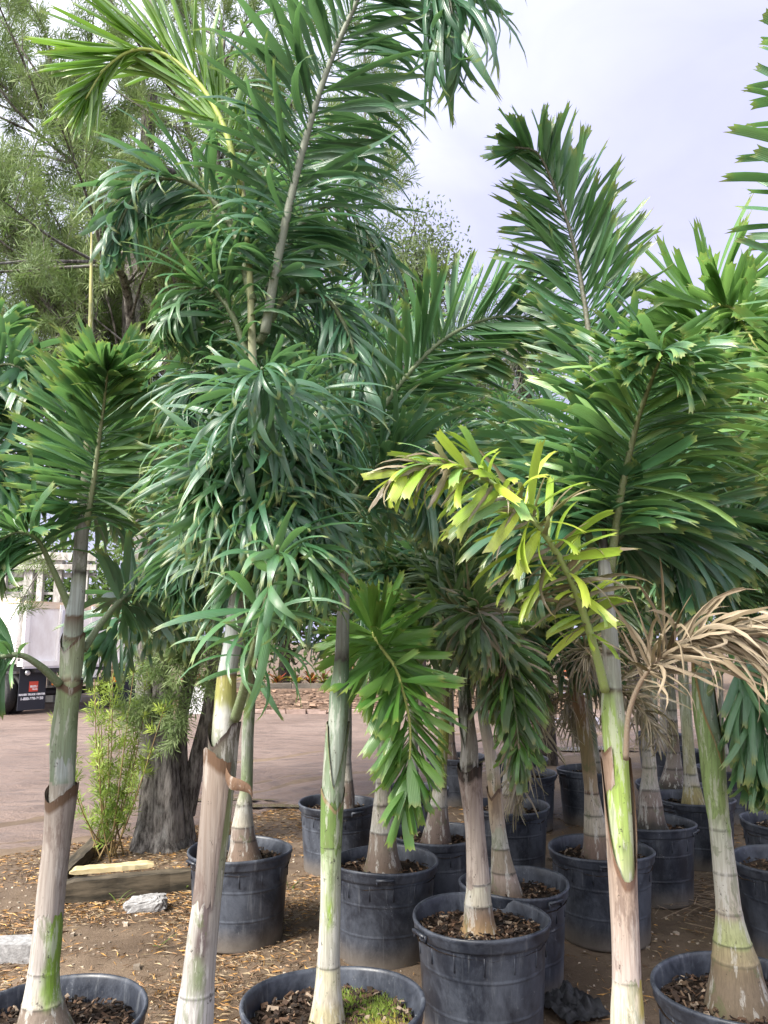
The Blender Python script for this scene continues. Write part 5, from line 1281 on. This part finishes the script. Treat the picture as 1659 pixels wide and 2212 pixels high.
    # green bottle scrap
    g = gp(158, 1872); m = MB(); V, Q = lathe([(.001, 0), (.03, 0), (.033, .02), (.033, .10), (.014, .13), (.014, .15), (.001, .15)], 16); m.add(V, quads=Q); o = obj('plastic_bottle', m.mesh('plastic_bottle', plain('green_plastic', (.02, .22, .15), .25)), None, (g.x - .06, g.y, .03)); o.rotation_euler = (1.5, 0, 1.1); tag(o, 'small green plastic bottle lying near the slanting timber', 'bottle')
small_things()

# ------------------------------------------------------------------ litter on the ground
def litter():
    rng = np.random.default_rng(9); N_ = 46000
    cols = np.array([(.33, .18, .075), (.27, .165, .09), (.36, .27, .16), (.17, .105, .065), (.46, .25, .075), (.30, .23, .15), (.13, .085, .055)])
    x = rng.uniform(-4.6, 3.6, N_ * 4); y = 1.6 + 6.6 * rng.random(N_ * 4) ** .8
    dn = vnoise(x * 1.3, y * 1.3, 6) * .7 + vnoise(x * 4, y * 4, 8) * .3
    left = np.clip((.55 - x) / 1.6, .10, 1) * np.clip((y - 1.7) / 1.8, .3, 1)
    ok = (rng.random(N_ * 4) < np.clip((dn - .24) * 2.6, 0.04, 1) * left) & (y < road_near(x) + .25)
    bare = (np.abs(x - .05) < .75) & (y < 3.9) & (rng.random(N_ * 4) < .75); ok &= ~bare
    x, y = x[ok][:N_], y[ok][:N_]; n = len(x)
    a = rng.uniform(0, 6.283, n); l = rng.uniform(.028, .088, n); w = rng.uniform(.0013, .0031, n); z = hgt(x, y) + .003 + rng.random(n) * .008
    d = np.stack([np.cos(a), np.sin(a), rng.normal(0, .10, n)], -1); s = np.stack([-np.sin(a), np.cos(a), rng.normal(0, .3, n)], -1)
    p = np.stack([x, y, z], -1); b = rng.uniform(-.012, .012, (n, 1)) * s
    l = l[:, None]; w = w[:, None]
    V = np.stack([p - d * l / 2, p + b + s * w + [0, 0, .004], p + d * l / 2, p + b - s * w], 1).reshape(-1, 3)
    c = cols[rng.integers(0, 7, n)] * rng.uniform(.6, 1.25, (n, 1))
    o = obj('leaf_litter', mesh('leaf_litter', V, None, np.arange(n * 4).reshape(n, 4), M_LITTER, np.repeat(c, 4, 0), None, False))
    tag(o, 'dry orange needle leaves strewn over the bare ground', 'leaf litter', kind='stuff')
    # pebbles
    N2 = 2200; m = MB()
    for i in range(N2):
        xx, yy = rng.uniform(-2.6, 3), 1.7 + 4.8 * rng.random(); sz = rng.uniform(.003, .010) * (1 + 2.0 * (rng.random() < .04))
        m.box((xx, yy, float(hgt(np.array(xx), np.array(yy))) + sz * .2), (sz * 1.5, sz * 1.2, sz), Matrix.Rotation(rng.uniform(0, 3), 3, 'Z'), np.array((.40, .33, .26)) * rng.uniform(.5, 1.5), sz * .25, rng)
    tag(obj('gravel', m.mesh('gravel', M_LITTER, False)), 'small pale pebbles pressed into the ground', 'gravel', kind='stuff')
    # dry palm strips between the pots at right
    m = MB(); g = gp(1490, 1945)
    for i in range(150):
        xx, yy = g.x + rng.normal(0, .26), g.y + rng.normal(0, .22); V, t, q, u = VAR['dry'][rng.integers(6)]; aa = rng.normal(.2, .7)
        dd = np.array([math.cos(aa), math.sin(aa), rng.normal(.0, .08)]); B = basis(dd); ln = rng.uniform(.12, .34)
        m.add((V * np.array([1, 1, .12])) @ (B * np.array([ln, .010, ln])).T + np.array([xx, yy, .03 + rng.random() * .03]), t, q, np.array((.33, .24, .165)) * rng.uniform(.4, 1.2), u)
    tag(obj('dry_palm_leaves', m.mesh('dry_palm_leaves', M_LITTER)), 'heap of dry palm leaflets on the ground between the pots at right', 'leaf litter', kind='stuff')
    # weeds
    m = MB()
    for px, py in ((156, 1905), (566, 2010), (440, 2025), (405, 1925), (630, 1925), (250, 1955), (350, 2050), (60, 2035), (600, 1880), (240, 1850)):
        g = gp(px, py)
        for i in range(3):
            V, t, q, u = VAR['mid'][rng.integers(8)]; dd = np.array([rng.normal(0, .5), rng.normal(0, .5), 1]); B = basis(dd); ln = rng.uniform(.06, .14)
            m.add(V @ (B * np.array([ln, .012, ln])).T + np.array([g.x + rng.normal(0, .015), g.y, 0]), t, q, np.array((.14, .19, .05)) * rng.uniform(.6, 1.3), u)
    tag(obj('weeds', m.mesh('weeds', M_NEEDLE)), 'sparse thin weeds sprouting from the leaf litter', 'weeds', kind='stuff')
    # moss in the front pot
    m = MB(); c = PC['C']
    for cx, cy, r, n in ((.13, .07, .10, 1500), (.18, -.08, .09, 1500), (.06, -.20, .12, 1700), (-.05, -.20, .09, 600), (-.02, -.10, .06, 200), (.03, .16, .06, 400)):
        for i in range(n):
            xx, yy = c.x + cx + rng.normal(0, r * .5), c.y + cy + rng.normal(0, r * .5)
            if math.hypot(xx - c.x, yy - c.y) > .262: continue
            dd = np.array([rng.normal(0, .7), rng.normal(0, .7), 1]); dd /= np.linalg.norm(dd); l = rng.uniform(.010, .032); s_ = np.cross(dd, [0, 1, .2]) * .0022
            k = np.array((.36, .32, .06)) if cx > .1 and cy < 0 or cy < -.12 else np.array((.20, .27, .05))
            b_ = np.array([xx, yy, .415]); m.add(np.array([b_ - s_, b_ + s_, b_ + dd * l]), [(0, 1, 2)], (), k * rng.uniform(.6, 1.35))
    tag(obj('moss', m.mesh('moss', M_NEEDLE, False)), 'yellow green moss growing on the soil of the front pot', 'moss', kind='stuff')
litter()
